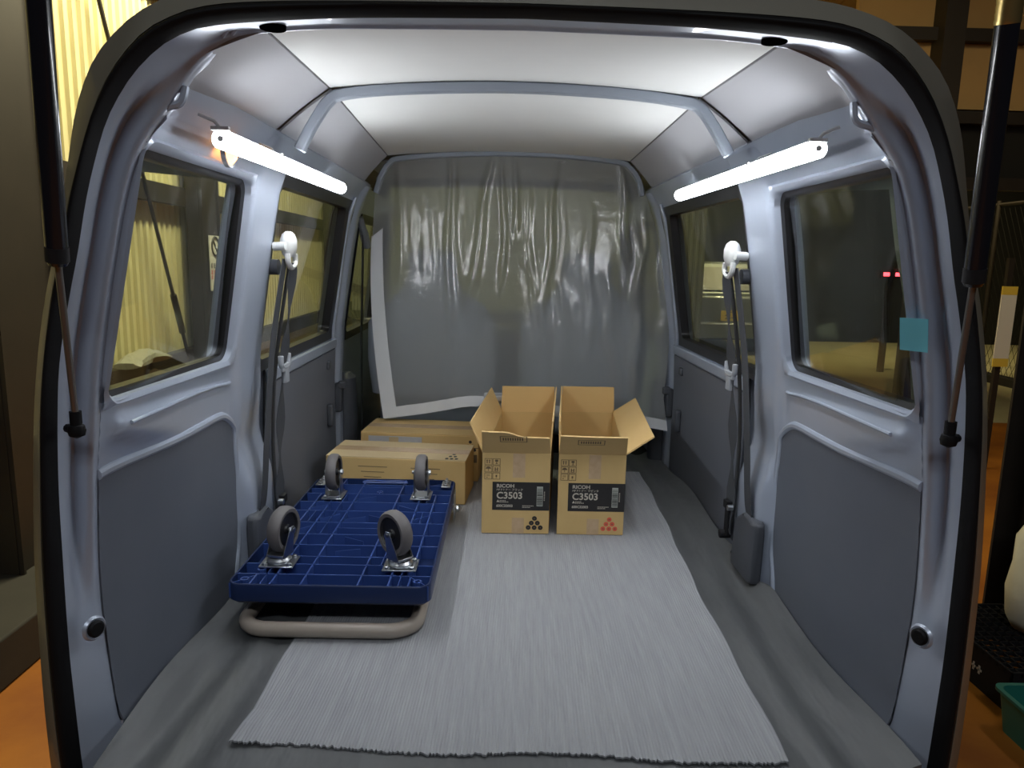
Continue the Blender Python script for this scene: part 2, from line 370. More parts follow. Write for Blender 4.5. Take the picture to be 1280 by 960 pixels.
# --- window glass, gaskets and silver lips
def rrect(a, b, c, d, r, n=7):   # rounded loop in (y, z) ordered
    out = []
    for cy, cz, a0 in ((b - r, d - r, 0), (a + r, d - r, 90), (a + r, c + r, 180), (b - r, c + r, 270)):
        for k in range(n): t = math.radians(a0 + 90 * k / (n - 1)); out.append((cy + r * math.cos(t), cz + r * math.sin(t)))
    return out
def srect(a, b, c, d, n=7):      # square-cornered loop with matching count
    out = []
    for cy, cz, p0, p2 in ((b, d, (b, d - .04), (b - .04, d)), (a, d, (a + .04, d), (a, d - .04)), (a, c, (a, c + .04), (a + .04, c)), (b, c, (b - .04, c), (b, c + .04))):
        for k in range(n):
            t = 2 * k / (n - 1)
            if t <= 1: out.append((p0[0] + (cy - p0[0]) * t, p0[1] + (cz - p0[1]) * t))
            else: out.append((cy + (p2[0] - cy) * (t - 1), cz + (p2[1] - cz) * (t - 1)))
    return out
def wbase(y, z): return base(z) + max(0, gx(z) + .006 - base(z)) * (1 - sstep(.066, .20, y)) if z < 1.66 else base(z)
def on(s, loop, off): return [Vector((s * (wbase(y, z) + off), y, z)) for y, z in loop]
wn = 0
for s in (-1, 1):
    for hi, (a, b, c, d) in enumerate(HOLES):
        wn += 1
        g = .011 if hi == 0 else .022
        e = [.003] * 4
        pane = MB().slab([[(s * (wbase(y, c + (d - c) * k / 10) + (.013 if hi == 0 else .024)), y, c + (d - c) * k / 10) for k in range(11)] for y in [a + .002 + (b - a - .004) * j / 16 for j in range(17)]], (s * .004, 0, 0))
        lab = [('rear quarter window pane', 'sliding door window pane', 'front door window pane')[hi]][0]
        p = pane.build('window_%d' % wn, M_GLASS, kind='structure', label='%s on the %s side of the van' % (lab, 'left' if s < 0 else 'right'))
        r = .035
        if hi == 0:
            sq = srect(a - .001, b + .012, c - .012, d + .012); lp = rrect(a + .001, b - .004, c + .004, d - .004, r)
            mb = MB(); mb.rings([on(s, sq, -.0112), on(s, rrect(a, b + .006, c - .006, d + .006, r), -.018), on(s, lp, -.012), on(s, lp, .03)] , cap=False)
            mb.build('window_lip', M_SILVER, p, smooth=60)
        lo = rrect(a + .001, b - .004, c + .004, d - .004, r); li = rrect(a + .003 + g, b - .004 - g, c + .004 + g, d - .004 - g, r - .01)
        if hi: lo = srect(a - .004, b + .004, c - .004, d + .004)
        k0 = -.004 if hi else .002
        mb = MB(); mb.rings([on(s, lo, .03), on(s, lo, k0), on(s, li, k0 + .004), on(s, li, .03)], cap=False)
        mb.build('gasket', M_GASK, p, smooth=60)

# --- grey lining panels below the rear side windows
for s in (-1, 1):
    out = []
    loop = [(.078, .655), (.078, 1.088)] + [(.588 - .06 + .06 * math.cos(t), 1.098 - .06 + .06 * math.sin(t)) for t in [math.radians(90 - 90 * k / 8) for k in range(9)]] + [(.606, .95), (.612, .85), (.598, .76), (.57, .70), (.56, .655)]
    def pt(y, z, off): return Vector((s * (wallx(max(y, .10), z) - off - .030 * (1 - sstep(.07, .12, y)) * 0), y, z))
    # fan-free panel: strip rows between left and right limits
    zs = [.655 + (1.098 - .655) * k / 26 for k in range(27)]
    rows = []
    for z in zs:
        yr = .606 if z > 1.03 else interp(z, [.655, .70, .76, .85, .95, 1.04], [.56, .57, .595, .610, .607, .595])
        if z > 1.038: yr = .535 + math.sqrt(max(0, .06 ** 2 - (z - 1.038) ** 2))
        yl = .078
        yy = [.066, .074, .085, .10] + [.10 + (yr - .10) * k / 12 for k in range(1, 13)]
        rows.append([Vector((s * lerp(gx(z) - .002, base(z) - .0135, sstep(.066, .36, y)), y, z)) for y in yy])
    MB().slab(rows, (s * .012, 0, 0)).build('lining_panel', M_VINYL, walls[s], smooth=40, label='blue-grey vinyl lining panel')
    # bead pressed round the panel
    P = []
    for z in zs[::2]:
        yr = interp(z, [.655, .70, .76, .85, .95, 1.04], [.56, .57, .595, .610, .607, .595])
        if z > 1.038: yr = .535 + math.sqrt(max(0, .06 ** 2 - (z - 1.038) ** 2))
        P.append((s * (base(z) - .009), yr + .010, z))
    P += [(s * (wallx(y, 1.104) + .003), y, 1.106) for y in (.5, .4, .3, .2, .11)] + [(s * (gx(1.104) + .004), .066, 1.104)]
    MB().tube(smoothpath(P, 3), .0105, 10).build('panel_bead', M_SILVER, walls[s])
    # crease above
    MB().tube([(s * (wallx(y, 1.18) - .001), y, 1.182 - .01 * sstep(.45, .58, y)) for y in (.12, .2, .3, .4, .5, .56, .585)], .004, 8).build('pressed_crease', M_SILVER, walls[s])

# --- sliding doors
for s, nm, side in ((-1, 'door_1', 'left'), (1, 'door_2', 'right')):
    d = empty(nm, (s * .66, 1.27, FZ), kind='structure', label='sliding door on the %s side of the van' % side)
    def L(x, y, z): return Vector((s * x - s * .66, y - 1.27, z - FZ))
    def plate(y0, y1, z0, z1, off, th=.008, n=8):
        return MB().slab([[L(base(z0 + (z1 - z0) * k / n) - off, y, z0 + (z1 - z0) * k / n) for k in range(n + 1)] for y in [y0 + (y1 - y0) * j / 6 for j in range(7)]], (s * th, 0, 0))
    plate(.885, 1.70, .655, 1.118, .012).build('door_board', M_DOORV, d, bevel=.003, label='dark grey door board')
    plate(.875, 1.70, 1.122, 1.158, .016, .014).build('door_top_rail', M_SILVER, d, bevel=.006, label='silver painted rail under the window')
    for y, zt in ((.872, 1.16), (1.71, 1.69)): plate(y - .008, y + .008, .655, zt, .004, .006).build('door_seal', M_GASK, d)
    plate(1.664, 1.694, 1.15, 1.69, .012, .012).build('door_edge', M_SILVER, d, bevel=.004)
    # latch knob, lever and upper grip
    mb = MB(); mb.box(L(base(.87) - .022, 1.57, .88), (.022, .03, .085)); mb.build('lock_lever', M_COVER, d, bevel=.007)
    MB().box(L(base(1.07) - .016, 1.572, 1.07), (.012, .034, .03)).build('lock_button', M_COVER, d, bevel=.004)
    mb = MB(); mb.box(L(base(.93) - .02, 1.725, .92), (.028, .03, .115)); mb.box(L(base(.97) - .035, 1.725, .97), (.03, .034, .03)); mb.build('door_catch', M_COVER, d, bevel=.006)

# --- B pillar lower covers and front cab
for s, nm in ((-1, 'trim_4'), (1, 'trim_5')):
    rows = []
    for z in (.65, .75, .9, .98, 1.0):
        r = .052 if z < .97 else (.045 if z < .99 else .02)
        rows.append([Vector((s * (.655 + .0) + r * math.cos(a) * .8, 1.86 + r * 1.3 * math.sin(a), z)) for a in [2 * math.pi * k / 16 for k in range(16)]])
    MB().rings(rows).build(nm, M_COVER, kind='structure', label='grey plastic lower cover of the %s front pillar' % ('left' if s < 0 else 'right'))

# --- van floor
ny, nx = 70, 110; rows = []
for i in range(ny + 1):
    y = -.07 + 2.0 * i / ny; r = []
    for j in range(nx + 1):
        x = -.69 + 1.38 * j / nx; e = abs(x)
        z = FZ + .020 * sstep(.60, .67, e) * (1 + .6 * math.sin(y * 9 + (2 if x > 0 else 0))) + .006 * math.sin(e * 70 + 2.5 * math.sin(y * 3.1 + (1 if x > 0 else 0))) * sstep(.46, .52, e) * (1 - sstep(.62, .66, e)) * (.4 + .6 * math.sin(2.1 * y + 1) ** 2)
        lim = .664 - .034 * sstep(.57, .63, y) * (1 - sstep(.80, .86, y))
        r.append((max(-lim, min(lim, x)) if e > .6 else x, y, z))
    rows.append(r)
floor = MB().slab(rows, (0, 0, -.03)).build('floor', M_FLOORV, smooth=60, kind='structure', label='dark grey vinyl covering the cargo floor of the van')
MB().box((0, 2.45, .58), (1.36, 1.1, .04)).build('cab_floor', M_DARKP, floor)
MB().box((0, -.085, .60), (1.36, .04, .08)).build('rear_sill', M_OUT, floor, bevel=.01)
MB().box((0, 1.4, .45), (1.30, 2.9, .22)).build('chassis', M_DARKP, floor)
MB().box((0, -.06, .44), (1.40, .10, .24)).build('rear_bumper', M_OUT, floor, bevel=.03)
for s in (-1, 1):
    for yy in (.62, 2.75): MB().lathe([(.13, -.07), (.25, -.07), (.265, -.05), (.265, .05), (.25, .07), (.13, .07)], (s * .62, yy, .265), 'x').build('wheel', M_BLACKR, floor)

# --- ceiling panels and roof bows
ceil = empty('ceiling', (0, .9, 1.8), kind='structure', label='white headliner panels under the van roof')
def cpanel(y0, y1, f, n, m, name='headliner_panel'):
    rows = []
    for i in range(13):
        t = i / 12; y = y0 + (y1 - y0) * t
        rows.append([Vector((x, y - .9, z - 1.8)) for x, z in f(t, n)])
    MB().slab(rows, (0, 0, .006)).build(name, m, ceil, smooth=40)
def centre(x0, x1, z0, z1, c0, c1):
    return lambda t, n: [(lerp(x0, x1, t) * u, lerp(z0, z1, t) + lerp(c0, c1, t) * (1 - u * u)) for u in [-1 + 2 * k / n for k in range(n + 1)]]
def sidep(s, x0, x1, z0, z1, xe0, xe1, ze0, ze1):
    return lambda t, n: [(s * lerp(lerp(x0, x1, t), lerp(xe0, xe1, t), u), lerp(lerp(z0, z1, t), lerp(ze0, ze1, t), u) + .004 * math.sin(math.pi * u)) for u in [k / n for k in range(n + 1)]]
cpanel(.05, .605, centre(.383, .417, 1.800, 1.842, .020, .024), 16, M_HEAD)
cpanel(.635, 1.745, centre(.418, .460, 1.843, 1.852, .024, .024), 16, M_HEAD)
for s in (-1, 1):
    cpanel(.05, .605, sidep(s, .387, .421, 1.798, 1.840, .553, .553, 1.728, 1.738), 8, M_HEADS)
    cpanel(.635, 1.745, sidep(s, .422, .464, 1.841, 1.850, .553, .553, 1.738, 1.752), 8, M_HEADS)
def bow(px, y, h, th, nm, lab):
    P = smoothpath([uy(a, b, y) for a, b in px], 5); rows = []
    for off, dy in ((0, 0), (0, th), (h, th), (h, 0)):
        r = []
        for i, p in enumerate(P):
            t = (P[min(i + 1, len(P) - 1)] - P[max(i - 1, 0)]).normalized(); n = Vector((t.z, 0, -t.x)); n = n if n.z < 0 or abs(n.z) < .3 else -n
            if abs(n.z) < .3 and n.x * p.x > 0: n = -n
            r.append(p + n * off + Vector((0, dy, 0)))
        rows.append(r)
    secs = [[rows[q][i] for q in range(4)] for i in range(len(P))]
    return MB().rings(secs).build(nm, M_SILVER2, bevel=.006, smooth=50, kind='structure', label=lab)
bow([(367, 184), (375, 167), (388, 144), (404, 121), (425, 110), (500, 103), (640, 101), (780, 109), (858, 120), (882, 130), (900, 155), (912, 177), (919, 190)], .606, .022, .028, 'trim_6', 'grey painted roof bow across the middle of the headliner')
bow([(466, 240), (469, 229), (474, 215), (484, 201), (500, 194), (570, 189), (640, 188), (710, 191), (775, 199), (791, 208), (801, 222), (805, 235), (806, 245)], 1.748, .020, .035, 'trim_7', 'grey painted roof bow above the hanging plastic sheet')
for s, nm in ((-1, 'trim_8'), (1, 'trim_9')):   # roof rail between bow and LED
    MB().slab([[(s * x, y, z) for x, z in ((.575, 1.69), (.56, 1.715), (.535, 1.745))] for y in (.08, .6, 1.2, 1.8)], (s * .01, 0, .01)).build(nm, M_SILVER, kind='structure', smooth=60, label='silver roof rail above the %s windows' % ('left' if s < 0 else 'right'))
# header bolt holes and pillar plugs
for i, s in enumerate((-1, 1)):
    p = uy(341, 35, .035) if s < 0 else uy(968, 52, .035)
    mb = MB(); mb.lathe([(.0, 0), (.019, 0), (.019, .006), (0, .006)], (p.x, p.y, p.z - .0015), n=20); mb.build('access_hole', M_HOLE, surround, label='dark oval access hole')
    for k in range(2):
        q = uy(296 + 12 * k, 44 - 3 * k, .045) if s < 0 else uy(1010 - 10 * k, 62 - 4 * k, .045)
        q += Vector((s * .006, -.012, .006)); MB().tube([q + Vector((s * .014, .008, -.008)), q + Vector((-s * .008, -.010, .006))], .0045, 8).build('pressed_rib', M_SILVER, surround)
    q = uy(117, 785, .022) if s < 0 else uy(1152, 795, .022)
    rot = Vector((0, 0, 1)).rotation_difference(Vector((-s * .90, -.44, .03))).to_matrix()
    mb = MB(); mb.lathe([(.014, .001), (.014, .008), (.011, .011), (.0, .011)], (0, 0, 0)); mb.v = [rot @ v + q for v in mb.v]; mb.build('plug', M_BLACKR, surround, label='round black rubber plug')
    mb = MB(); mb.lathe([(.015, .004), (.0175, .0055), (.021, .001)], (0, 0, 0)); mb.v = [rot @ v + q for v in mb.v]; mb.build('plug_ring', M_SILVER, surround)
    # corner boss where the pillar meets the roof rail
    P = [uy(*p_, .062) for p_ in ([(232, 108), (229, 122), (224, 130), (212, 133), (200, 137)] if s < 0 else [(1067, 128), (1068, 146), (1074, 154), (1086, 158), (1098, 163)])]
    MB().tube(smoothpath(P, 4), .006, 8).build('pressed_rib', M_SILVER, surround)

# ------------------------------------------------------------------ front cab: windscreen, dash, seats
cab = MB().slab([[(-.58, 2.46, 1.83), (0, 2.50, 1.86), (.58, 2.46, 1.83)], [(-.66, 2.98, 1.10), (0, 3.04, 1.10), (.66, 2.98, 1.10)]], (0, .005, .003)).build('window_7', M_WSHIELD, smooth=60, kind='structure', label='windscreen of the van beyond the front seats')
mb = MB()
for s in (-1, 1): mb.tube([(s * .59, 2.45, 1.82), (s * .67, 2.97, 1.10)], .035, 8)
mb.tube([(-.59, 2.45, 1.83), (0, 2.48, 1.85), (.59, 2.45, 1.83)], .035, 8); mb.build('windscreen_frame', M_DARKP, cab)
mb = MB(); mb.box((0, 2.88, 1.00), (1.32, .30, .20)); mb.box((0, 2.98, .75), (1.32, .12, .5)); mb.build('dashboard', M_DARKP, bevel=.03, kind='structure', label='black dashboard under the windscreen')
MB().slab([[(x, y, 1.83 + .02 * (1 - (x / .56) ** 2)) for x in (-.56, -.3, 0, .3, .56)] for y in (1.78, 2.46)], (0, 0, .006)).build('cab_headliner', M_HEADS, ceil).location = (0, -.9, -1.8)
def seat(cx, lab):
    t = empty('car_seat', (cx, 1.98, .60), label=lab, cat='car seat', group='front seats behind the plastic sheet')
    prof = [(0.30, .26, .10), (.45, .275, .12), (.60, .27, .12), (.68, .22, .11), (.73, .14, .09), (.79, .105, .085), (.87, .10, .08), (.90, .085, .05), (.905, .05, .02)]
    rs = []
    for z, hw, hd in prof:
        ring = []
        for k in range(24):
            a = 2 * math.pi * k / 24; c, s_ = math.cos(a), math.sin(a)
            ring.append(Vector((math.copysign(abs(c) ** .6, c) * hw, math.copysign(abs(s_) ** .6, s_) * hd + .12 * (z - .5) * -.6, z)))
        rs.append(ring)
    MB().rings(rs).build('backrest', M_SEAT, t, smooth=60)
    rs = []
    for z, k_ in ((.10, .9), (.14, 1), (.26, 1), (.31, .92)):
        rs.append([Vector((math.copysign(abs(math.cos(a)) ** .5, math.cos(a)) * .26 * k_, .30 + math.copysign(abs(math.sin(a)) ** .5, math.sin(a)) * .26 * k_, z)) for a in [2 * math.pi * j / 24 for j in range(24)]])
    MB().rings(rs).build('cushion', M_SEAT, t, smooth=60)
    MB().box((0, .28, .05), (.44, .44, .10)).build('seat_base', M_DARKP, t, bevel=.01)
    return t
seat(-.31, 'grey cloth front seat behind the plastic sheet with the white side hem')
seat(.335, 'grey cloth front seat with steering wheel ahead, behind the plastic sheet')
sw = empty('steering_wheel', (.34, 2.62, 1.09), label='black steering wheel ahead of the right front seat', cat='steering wheel')
rt = Matrix.Rotation(math.radians(-60), 3, 'X')
mb = MB(); mb.tube([rt @ Vector((.18 * math.cos(a), .18 * math.sin(a), 0)) for a in [2 * math.pi * k / 28 for k in range(28)]], .014, 8, closed=True); mb.build('rim', M_DARKP, sw)
mb = MB(); mb.box((0, 0, 0), (.13, .10, .04), rt); mb.box((0, 0, 0), (.34, .03, .015), rt); mb.tube([(0, 0, 0), (0, .15, -.09)], .03, 10); mb.build('hub', M_DARKP, sw, bevel=.004)

# ------------------------------------------------------------------ hanging plastic sheet
cur = empty('plastic_sheet', (0, 1.775, .83), label='translucent plastic sheet with white hem hung across behind the front seats', cat='curtain')
nu, nv = 240, 150
topP = resample(smoothpath([uy(a, b, 1.775) for a, b in [(470, 222), (486, 202), (500, 197), (570, 193), (640, 192), (710, 195), (775, 203), (792, 211), (803, 229)]], 5), nu + 1)
botP = resample(smoothpath([uy(a, b, 1.70) for a, b in [(481, 522), (530, 516), (590, 507), (640, 512), (700, 520), (770, 527), (834, 538)]], 5), nu + 1)
random.seed(3)
# folds: position at the top, half width, depth, sideways drift down the drop, where it starts and ends (0 top .. 1 hem)
folds = [(-.43, .022, .016, .04, 0, .5), (-.235, .012, .022, .02, 0, 1.), (-.215, .018, -.014, .03, 0, 1.), (-.06, .020, .030, -.16, 0, .62), (-.02, .012, .026, .0, 0, .55),
         (.03, .016, .030, -.02, 0, .35), (.055, .018, .026, .10, .12, .62), (.07, .026, -.020, .05, .2, .55), (.185, .014, .026, -.06, .05, .72), (.20, .022, -.016, -.02, 0, 1.), (.31, .016, .020, .03, .2, .8),
         (.325, .020, .018, .14, .42, .95), (.43, .018, .030, .12, 0, .4), (.50, .018, .034, .03, .25, .85), (.545, .014, .024, -.04, .1, .95), (.58, .022, -.020, .03, .2, 1.), (-.36, .05, -.012, .0, .25, .45)]
rows = []
for i in range(nv + 1):
    v = i / nv; r = []
    for j in range(nu + 1):
        u = j / nu; a, b = topP[j], botP[j]
        x = lerp(a.x, b.x, v); z = lerp(a.z, b.z, v)
        # left hem hangs in a soft curve, right edge bellies outwards
        x += -.035 * math.sin(math.pi * v) * (1 - u) ** 4 + (.060 * math.sin(math.pi * min(1, v * 1.15)) * u ** 3)
        y = .004 * math.sin(9 * x + 3 * v)
        for k, (fx, fw, amp, lean, v0, v1) in enumerate(folds):
            c = fx + lean * v + .008 * math.sin(v * (8 + k) + k); ww = fw * (.7 + .8 * v)
            y -= .48 * amp * math.exp(-((x - c) / ww) ** 2) * sstep(v0 - .06, v0 + .10, v) * (1 - sstep(v1 - .15, v1 + .05, v))
        q = noise.noise(Vector((x * 9, z * 4, 1.3))); q2 = noise.noise(Vector((x * 24 + 2 * z, z * 7, 4.1))); q3 = noise.noise(Vector((x * 4, z * 3, 7.7)))
        y += .005 * q * sstep(0, .12, v) + .004 * q2 * sstep(.05, .2, v) * (1 - sstep(.65, .9, v)) * sstep(-.15, .2, q3)
        y -= .012 * v + .070 * v * v
        r.append(Vector((x, y, z - .83)))
    rows.append(r)
sheet = MB().grid(rows).build('sheet', M_CURT, cur, smooth=180)
hemL = [[rows[i][0] + Vector((-.004, -.003, 0)), rows[i][5] + Vector((0, -.004, 0)), rows[i][11] + Vector((0, -.004, 0))] for i in range(36, nv + 1)]
MB().slab(hemL, (0, .0015, 0)).build('side_hem', M_BORDER, cur, smooth=60)
hemB = [[rows[nv - q][j] + Vector((0, -.003, -.002 if q == 0 else 0)) for j in range(0, nu + 1)] for q in (0, 3, 6)]
MB().slab(hemB, (0, .0015, 0)).build('bottom_hem', M_BORDER, cur, smooth=60)

# ------------------------------------------------------------------ LED tubes
def led(s):
    side = 'left' if s < 0 else 'right'
    A_, B_ = (ux(277, 174, -.505), ux(426, 235, -.505)) if s < 0 else (ux(1022, 186, .505), ux(850, 244, .505)); y0, y1, x, z0, z1 = A_.y, B_.y, s * .505, A_.z, B_.z; dz = (z1 - z0) / 2
    t = empty('led_tube_light', (x, (y0 + y1) / 2, (z0 + z1) / 2), label='white LED tube fixed along the %s roof rail' % side + (' beside a glowing amber lamp' if s < 0 else ' on the side with the cyan note'), cat='light', group='LED tubes under the roof rails')
    h = (y1 - y0) / 2
    def arc(a0, a1, rad, n): return [(-s * rad * math.cos(math.radians(lerp(a0, a1, k / n))), rad * math.sin(math.radians(lerp(a0, a1, k / n)))) for k in range(n + 1)]
    def prof(pts): return [[Vector((px, e * h, pz + e * dz)) for px, pz in pts] for e in (-1, 1)]
    MB().rings(prof(arc(-130, 50, .0165, 12))).build('diffuser', M_LED, t, smooth=60)
    MB().rings(prof(arc(52, 228, .0178, 10) + arc(228, 52, .0168, 10))).build('housing', M_BELTP, t, smooth=60)
    for e in (-1, 1): MB().cyl((0, e * h, e * dz), (0, e * (h + .006), e * dz), .0050, n=14).build('end_cap', M_BELTP, t)
    for yy in (-.47, -.16, .30):
        mb = MB(); mb.tube([(0, yy, .012), (s * .010, yy, .024), (s * .035, yy, .034)], .003, 8); mb.box((0, yy, .012), (.03, .010, .006)); mb.build('clip', M_BELTP, t)
    return t
led(-1); led(1)
al = empty('dome_lamp', tuple(ux(286, 190, -.572)), label='small round amber lamp glowing above the left rear window', cat='lamp')
mb = MB(); mb.lathe([(.0, .014), (.016, .012), (.024, .004), (.025, 0), (0, 0)], (0, 0, 0), 'x'); mb.build('lens', M_AMBER, al)
mb = MB(); mb.lathe([(.025, -.006), (.030, -.006), (.030, .003), (.025, .003)], (0, 0, 0), 'x', closed=True); mb.build('bezel', M_TONG, al)
mb = MB(); mb.box((.015, -.01, -.003), (.004, .05, .004)); mb.build('bar', M_COVER, al)

# ------------------------------------------------------------------ raised tailgate (above the frame of the photograph)
tg = empty('door_3', (0, -.005, 1.872), kind='structure', label='tailgate of the van raised on its gas struts')
tg.rotation_euler.x = math.radians(-36)
def tgl(ins, y0, y1, r, z): return [Vector((p.x, -(y0 + p.y * (y1 - y0)), z)) for p in [Vector((q.x, q.y / (y1 - y0), 0)) for q in dloop2(.62 - ins, y1 - y0, r)]]
def dloop2(x, y, r, n=6):
    out = []
    for cx, cy, a0 in ((x - r, y - r, 0), (-x + r, y - r, 90), (-x + r, r, 180), (x - r, r, 270)):
        for k in range(n): a = math.radians(a0 + 90 * k / (n - 1)); out.append(Vector((cx + r * math.cos(a), cy + r * math.sin(a), 0)))
    return out
MB().rings([tgl(0, .02, 1.0, .08, .03), tgl(0, .02, 1.0, .08, .055), tgl(.10, .12, .50, .05, .06), tgl(.10, .12, .50, .05, .02), tgl(.02, .04, .98, .08, .0), tgl(0, .02, 1.0, .08, .03)], cap=False).build('gate_frame', M_OUT, tg, smooth=40)
MB().rings([tgl(.095, .115, .505, .05, .040), tgl(.095, .115, .505, .05, .044)]).build('gate_glass', M_GLASS, tg)
MB().rings([tgl(.06, .55, .95, .05, -.004), tgl(.06, .55, .95, .05, .006)]).build('gate_lining', M_VINYL, tg, bevel=.003)

# ------------------------------------------------------------------ gas struts
def strut(s):
    side = 'left' if s < 0 else 'right'
    if s < 0: a, b, c = uy(96, 538, -.012), uy(72, 326, -.075), uy(48, 0, -.15)
    else: a, b, c = uy(1186, 550, -.012), uy(1217, 352, -.075), uy(1262, 8, -.15)
    t = empty('gas_strut', a, label='black gas strut of the raised tailgate at the %s pillar%s' % (side, ', brass collar at its top' if s > 0 else ''), cat='strut', group='gas struts holding up the tailgate')
    d = (c - b).normalized(); top = c + d * (.28 if s < 0 else .0)
    MB().tube([Vector((0, 0, .02)), b - a], .0048, 12).build('rod', M_ROD, t, smooth=60)
    MB().tube([b - a - d * .006, b - a, b - a + d * .002, top - a], [.0115, .0145, .0142, .0142], 20).build('cylinder', M_STRUT, t, smooth=30)
    MB().tube([b - a - d * .0005, b - a + d * .020], .0150, 20).build('seal_ring', M_DARKP, t, smooth=30)
    if s > 0:
        mb = MB(); e = top - a
        mb.tube([e - d * .02 + d * k * .004 for k in range(9)], [.0145 + .0006 * (k % 2) for k in range(9)], 20); mb.build('collar', M_BRASS, t, smooth=30)
        MB().tube([e + d * .012, e + d * .28], .0142, 20).build('cylinder', M_STRUT, t, smooth=30)
    mb = MB(); mb.tube([Vector((0, 0, -.004)), Vector((0, 0, .03))], .0085, 12); mb.lathe([(.002, -.012), (.011, -.008), (.013, 0), (.011, .008), (.002, .012)], (0, 0, 0)); mb.tube([Vector((0, 0, 0)), Vector((s * .022, .014, 0))], .007, 10)
    mb.build('ball_joint', M_BLACKR, t)
strut(-1); strut(1)

# ------------------------------------------------------------------ seat belts
def belt(s):
    side = 'left' if s < 0 else 'right'
    t = empty('seat_belt', (s * .62, .80, FZ + .02), label='grey seat belt with pale shoulder anchor on the %s pillar %s' % (side, 'beside the upturned trolley' if s < 0 else 'behind the sliding door'), cat='seat belt', group='rear seat belts')
    def L(off, y, z): return Vector((s * (base(z) - off) - s * .62, y - .80, z - FZ - .02))
    ya = .805
    # anchor
    mb = MB(); c = L(.048, ya, 1.500); rs = []
    for zz, r in ((-.028, .012), (-.022, .019), (-.008, .024), (.008, .024), (.020, .018), (.026, .008)):
        rs.append([c + Vector((r * .85 * math.cos(q), r * 1.25 * math.sin(q), zz * 1.2)) for q in [2 * math.pi * k / 18 for k in range(18)]])
    mb.rings(rs); mb.cyl(L(.02, ya - .03, 1.492), L(.052, ya - .035, 1.494), .011, n=14); mb.build('anchor_cover', M_BELTP, t, smooth=60)
    mb = MB(); mb.tube(smoothpath([L(.058, ya - .035, 1.475), L(.062, ya - .030, 1.452), L(.062, ya, 1.440), L(.062, ya + .030, 1.452), L(.058, ya + .030, 1.475)], 4), .0075, 8); mb.build('guide_loop', M_BELTP, t)
    MB().cyl(L(.0, ya, 1.44), L(.03, ya, 1.44), .02, n=16).build('anchor_base', M_COVER, t)
    W_ = Vector((0, .044, 0))
    mb = MB(); ribbon(mb, smoothpath([L(.050, ya - .025, 1.462), L(.055, .745, 1.25), L(.062, .705, 1.05), L(.060, .675, .88), L(.054, .668, .830)], 5), W_, .0016, (1, 0, 0)); mb.build('webbing', M_WEB, t, smooth=60)
    mb = MB(); ribbon(mb, smoothpath([L(.064, ya + .012, 1.452), L(.062, .835, 1.30), L(.060, .838, 1.17), L(.062, .815, 1.0), L(.064, .79, .86), L(.064, .785, .74)], 5), [Vector((s * -.010 * math.sin(k), .044, 0)) for k in range(26)], .0016, (1, 0, 0)); mb.build('webbing', M_WEB, t, smooth=60)
    mb = MB(); ribbon(mb, smoothpath([L(.046, ya + .035, 1.45), L(.035, .86, 1.20), L(.034, .84, 1.0), L(.045, .81, .85), L(.055, .79, .72)], 5), Vector((0, .030, 0)), .0016, (1, 0, 0)); mb.build('webbing', M_WEB, t, smooth=60)
    # tongue
    c = L(.064, .838, 1.185); mb = MB()
    mb.tube(smoothpath([c + Vector((0, -.034, .022)), c + Vector((0, -.030, -.006)), c + Vector((0, 0, -.012)), c + Vector((0, .030, -.006)), c + Vector((0, .034, .022))], 4), .008, 8)
    mb.box(c + Vector((-s * .002, 0, -.012)), (.009, .066, .020)); mb.box(c + Vector((-s * .002, 0, -.034)), (.010, .034, .040)); mb.build('tongue', M_TONG, t, bevel=.002)
    # retractor cover, low on the pillar
    mb = MB(); rs = []
    for z, y0, y1, x in ((.668, .605, .760, .067), (.80, .600, .745, .067), (.828, .605, .70, .066), (.834, .62, .69, .063)):
        rs.append([L(.034, y0, z), L(x - .010, y0, z), L(x, y0 + .014, z), L(x, y1 - .014, z), L(x - .010, y1, z), L(.034, y1, z)])
    mb.rings(rs); mb.build('retractor_cover', M_COVER, t, bevel=.006, smooth=40)
    mb = MB(); p = L(.055, .800, .73); mb.cyl(p, p + Vector((-s * .03, 0, 0)), .012, n=12); mb.box(p + Vector((-s * .012, -.005, .05)), (.008, .03, .10)); mb.box(p + Vector((-s * .015, -.01, .09)), (.018, .028, .022)); mb.build('lower_anchor', M_DARKP, t, bevel=.002)
    mb = MB(); p = L(.072, .715, .735); mb.cyl(p + Vector((0, .03, .09)), p + Vector((-s * .014, .03, .09)), .008, n=12); mb.build('bolt', M_ZINC, t)
belt(-1); belt(1)
# front belt seen past the left edge of the sheet
fb = empty('front_seat_belt', (-.60, 1.90, .70), label='dark front seat belt with grey guide seen past the white hem of the plastic sheet', cat='seat belt')
mb = MB(); ribbon(mb, smoothpath([(0.01, .02, .86), (.0, .03, .6), (-.01, .05, .35), (-.01, .05, .0)], 4), (0, .045, 0), .0016, (1, 0, 0)); mb.build('webbing', M_WEB, fb)
mb = MB(); mb.tube(smoothpath([(0.0, .0, .93), (.012, .02, .87), (.02, .05, .81)], 4), [.014] * 4 + [.018] * 4 + [.015], 10); mb.build('guide_loop', M_TONG, fb)

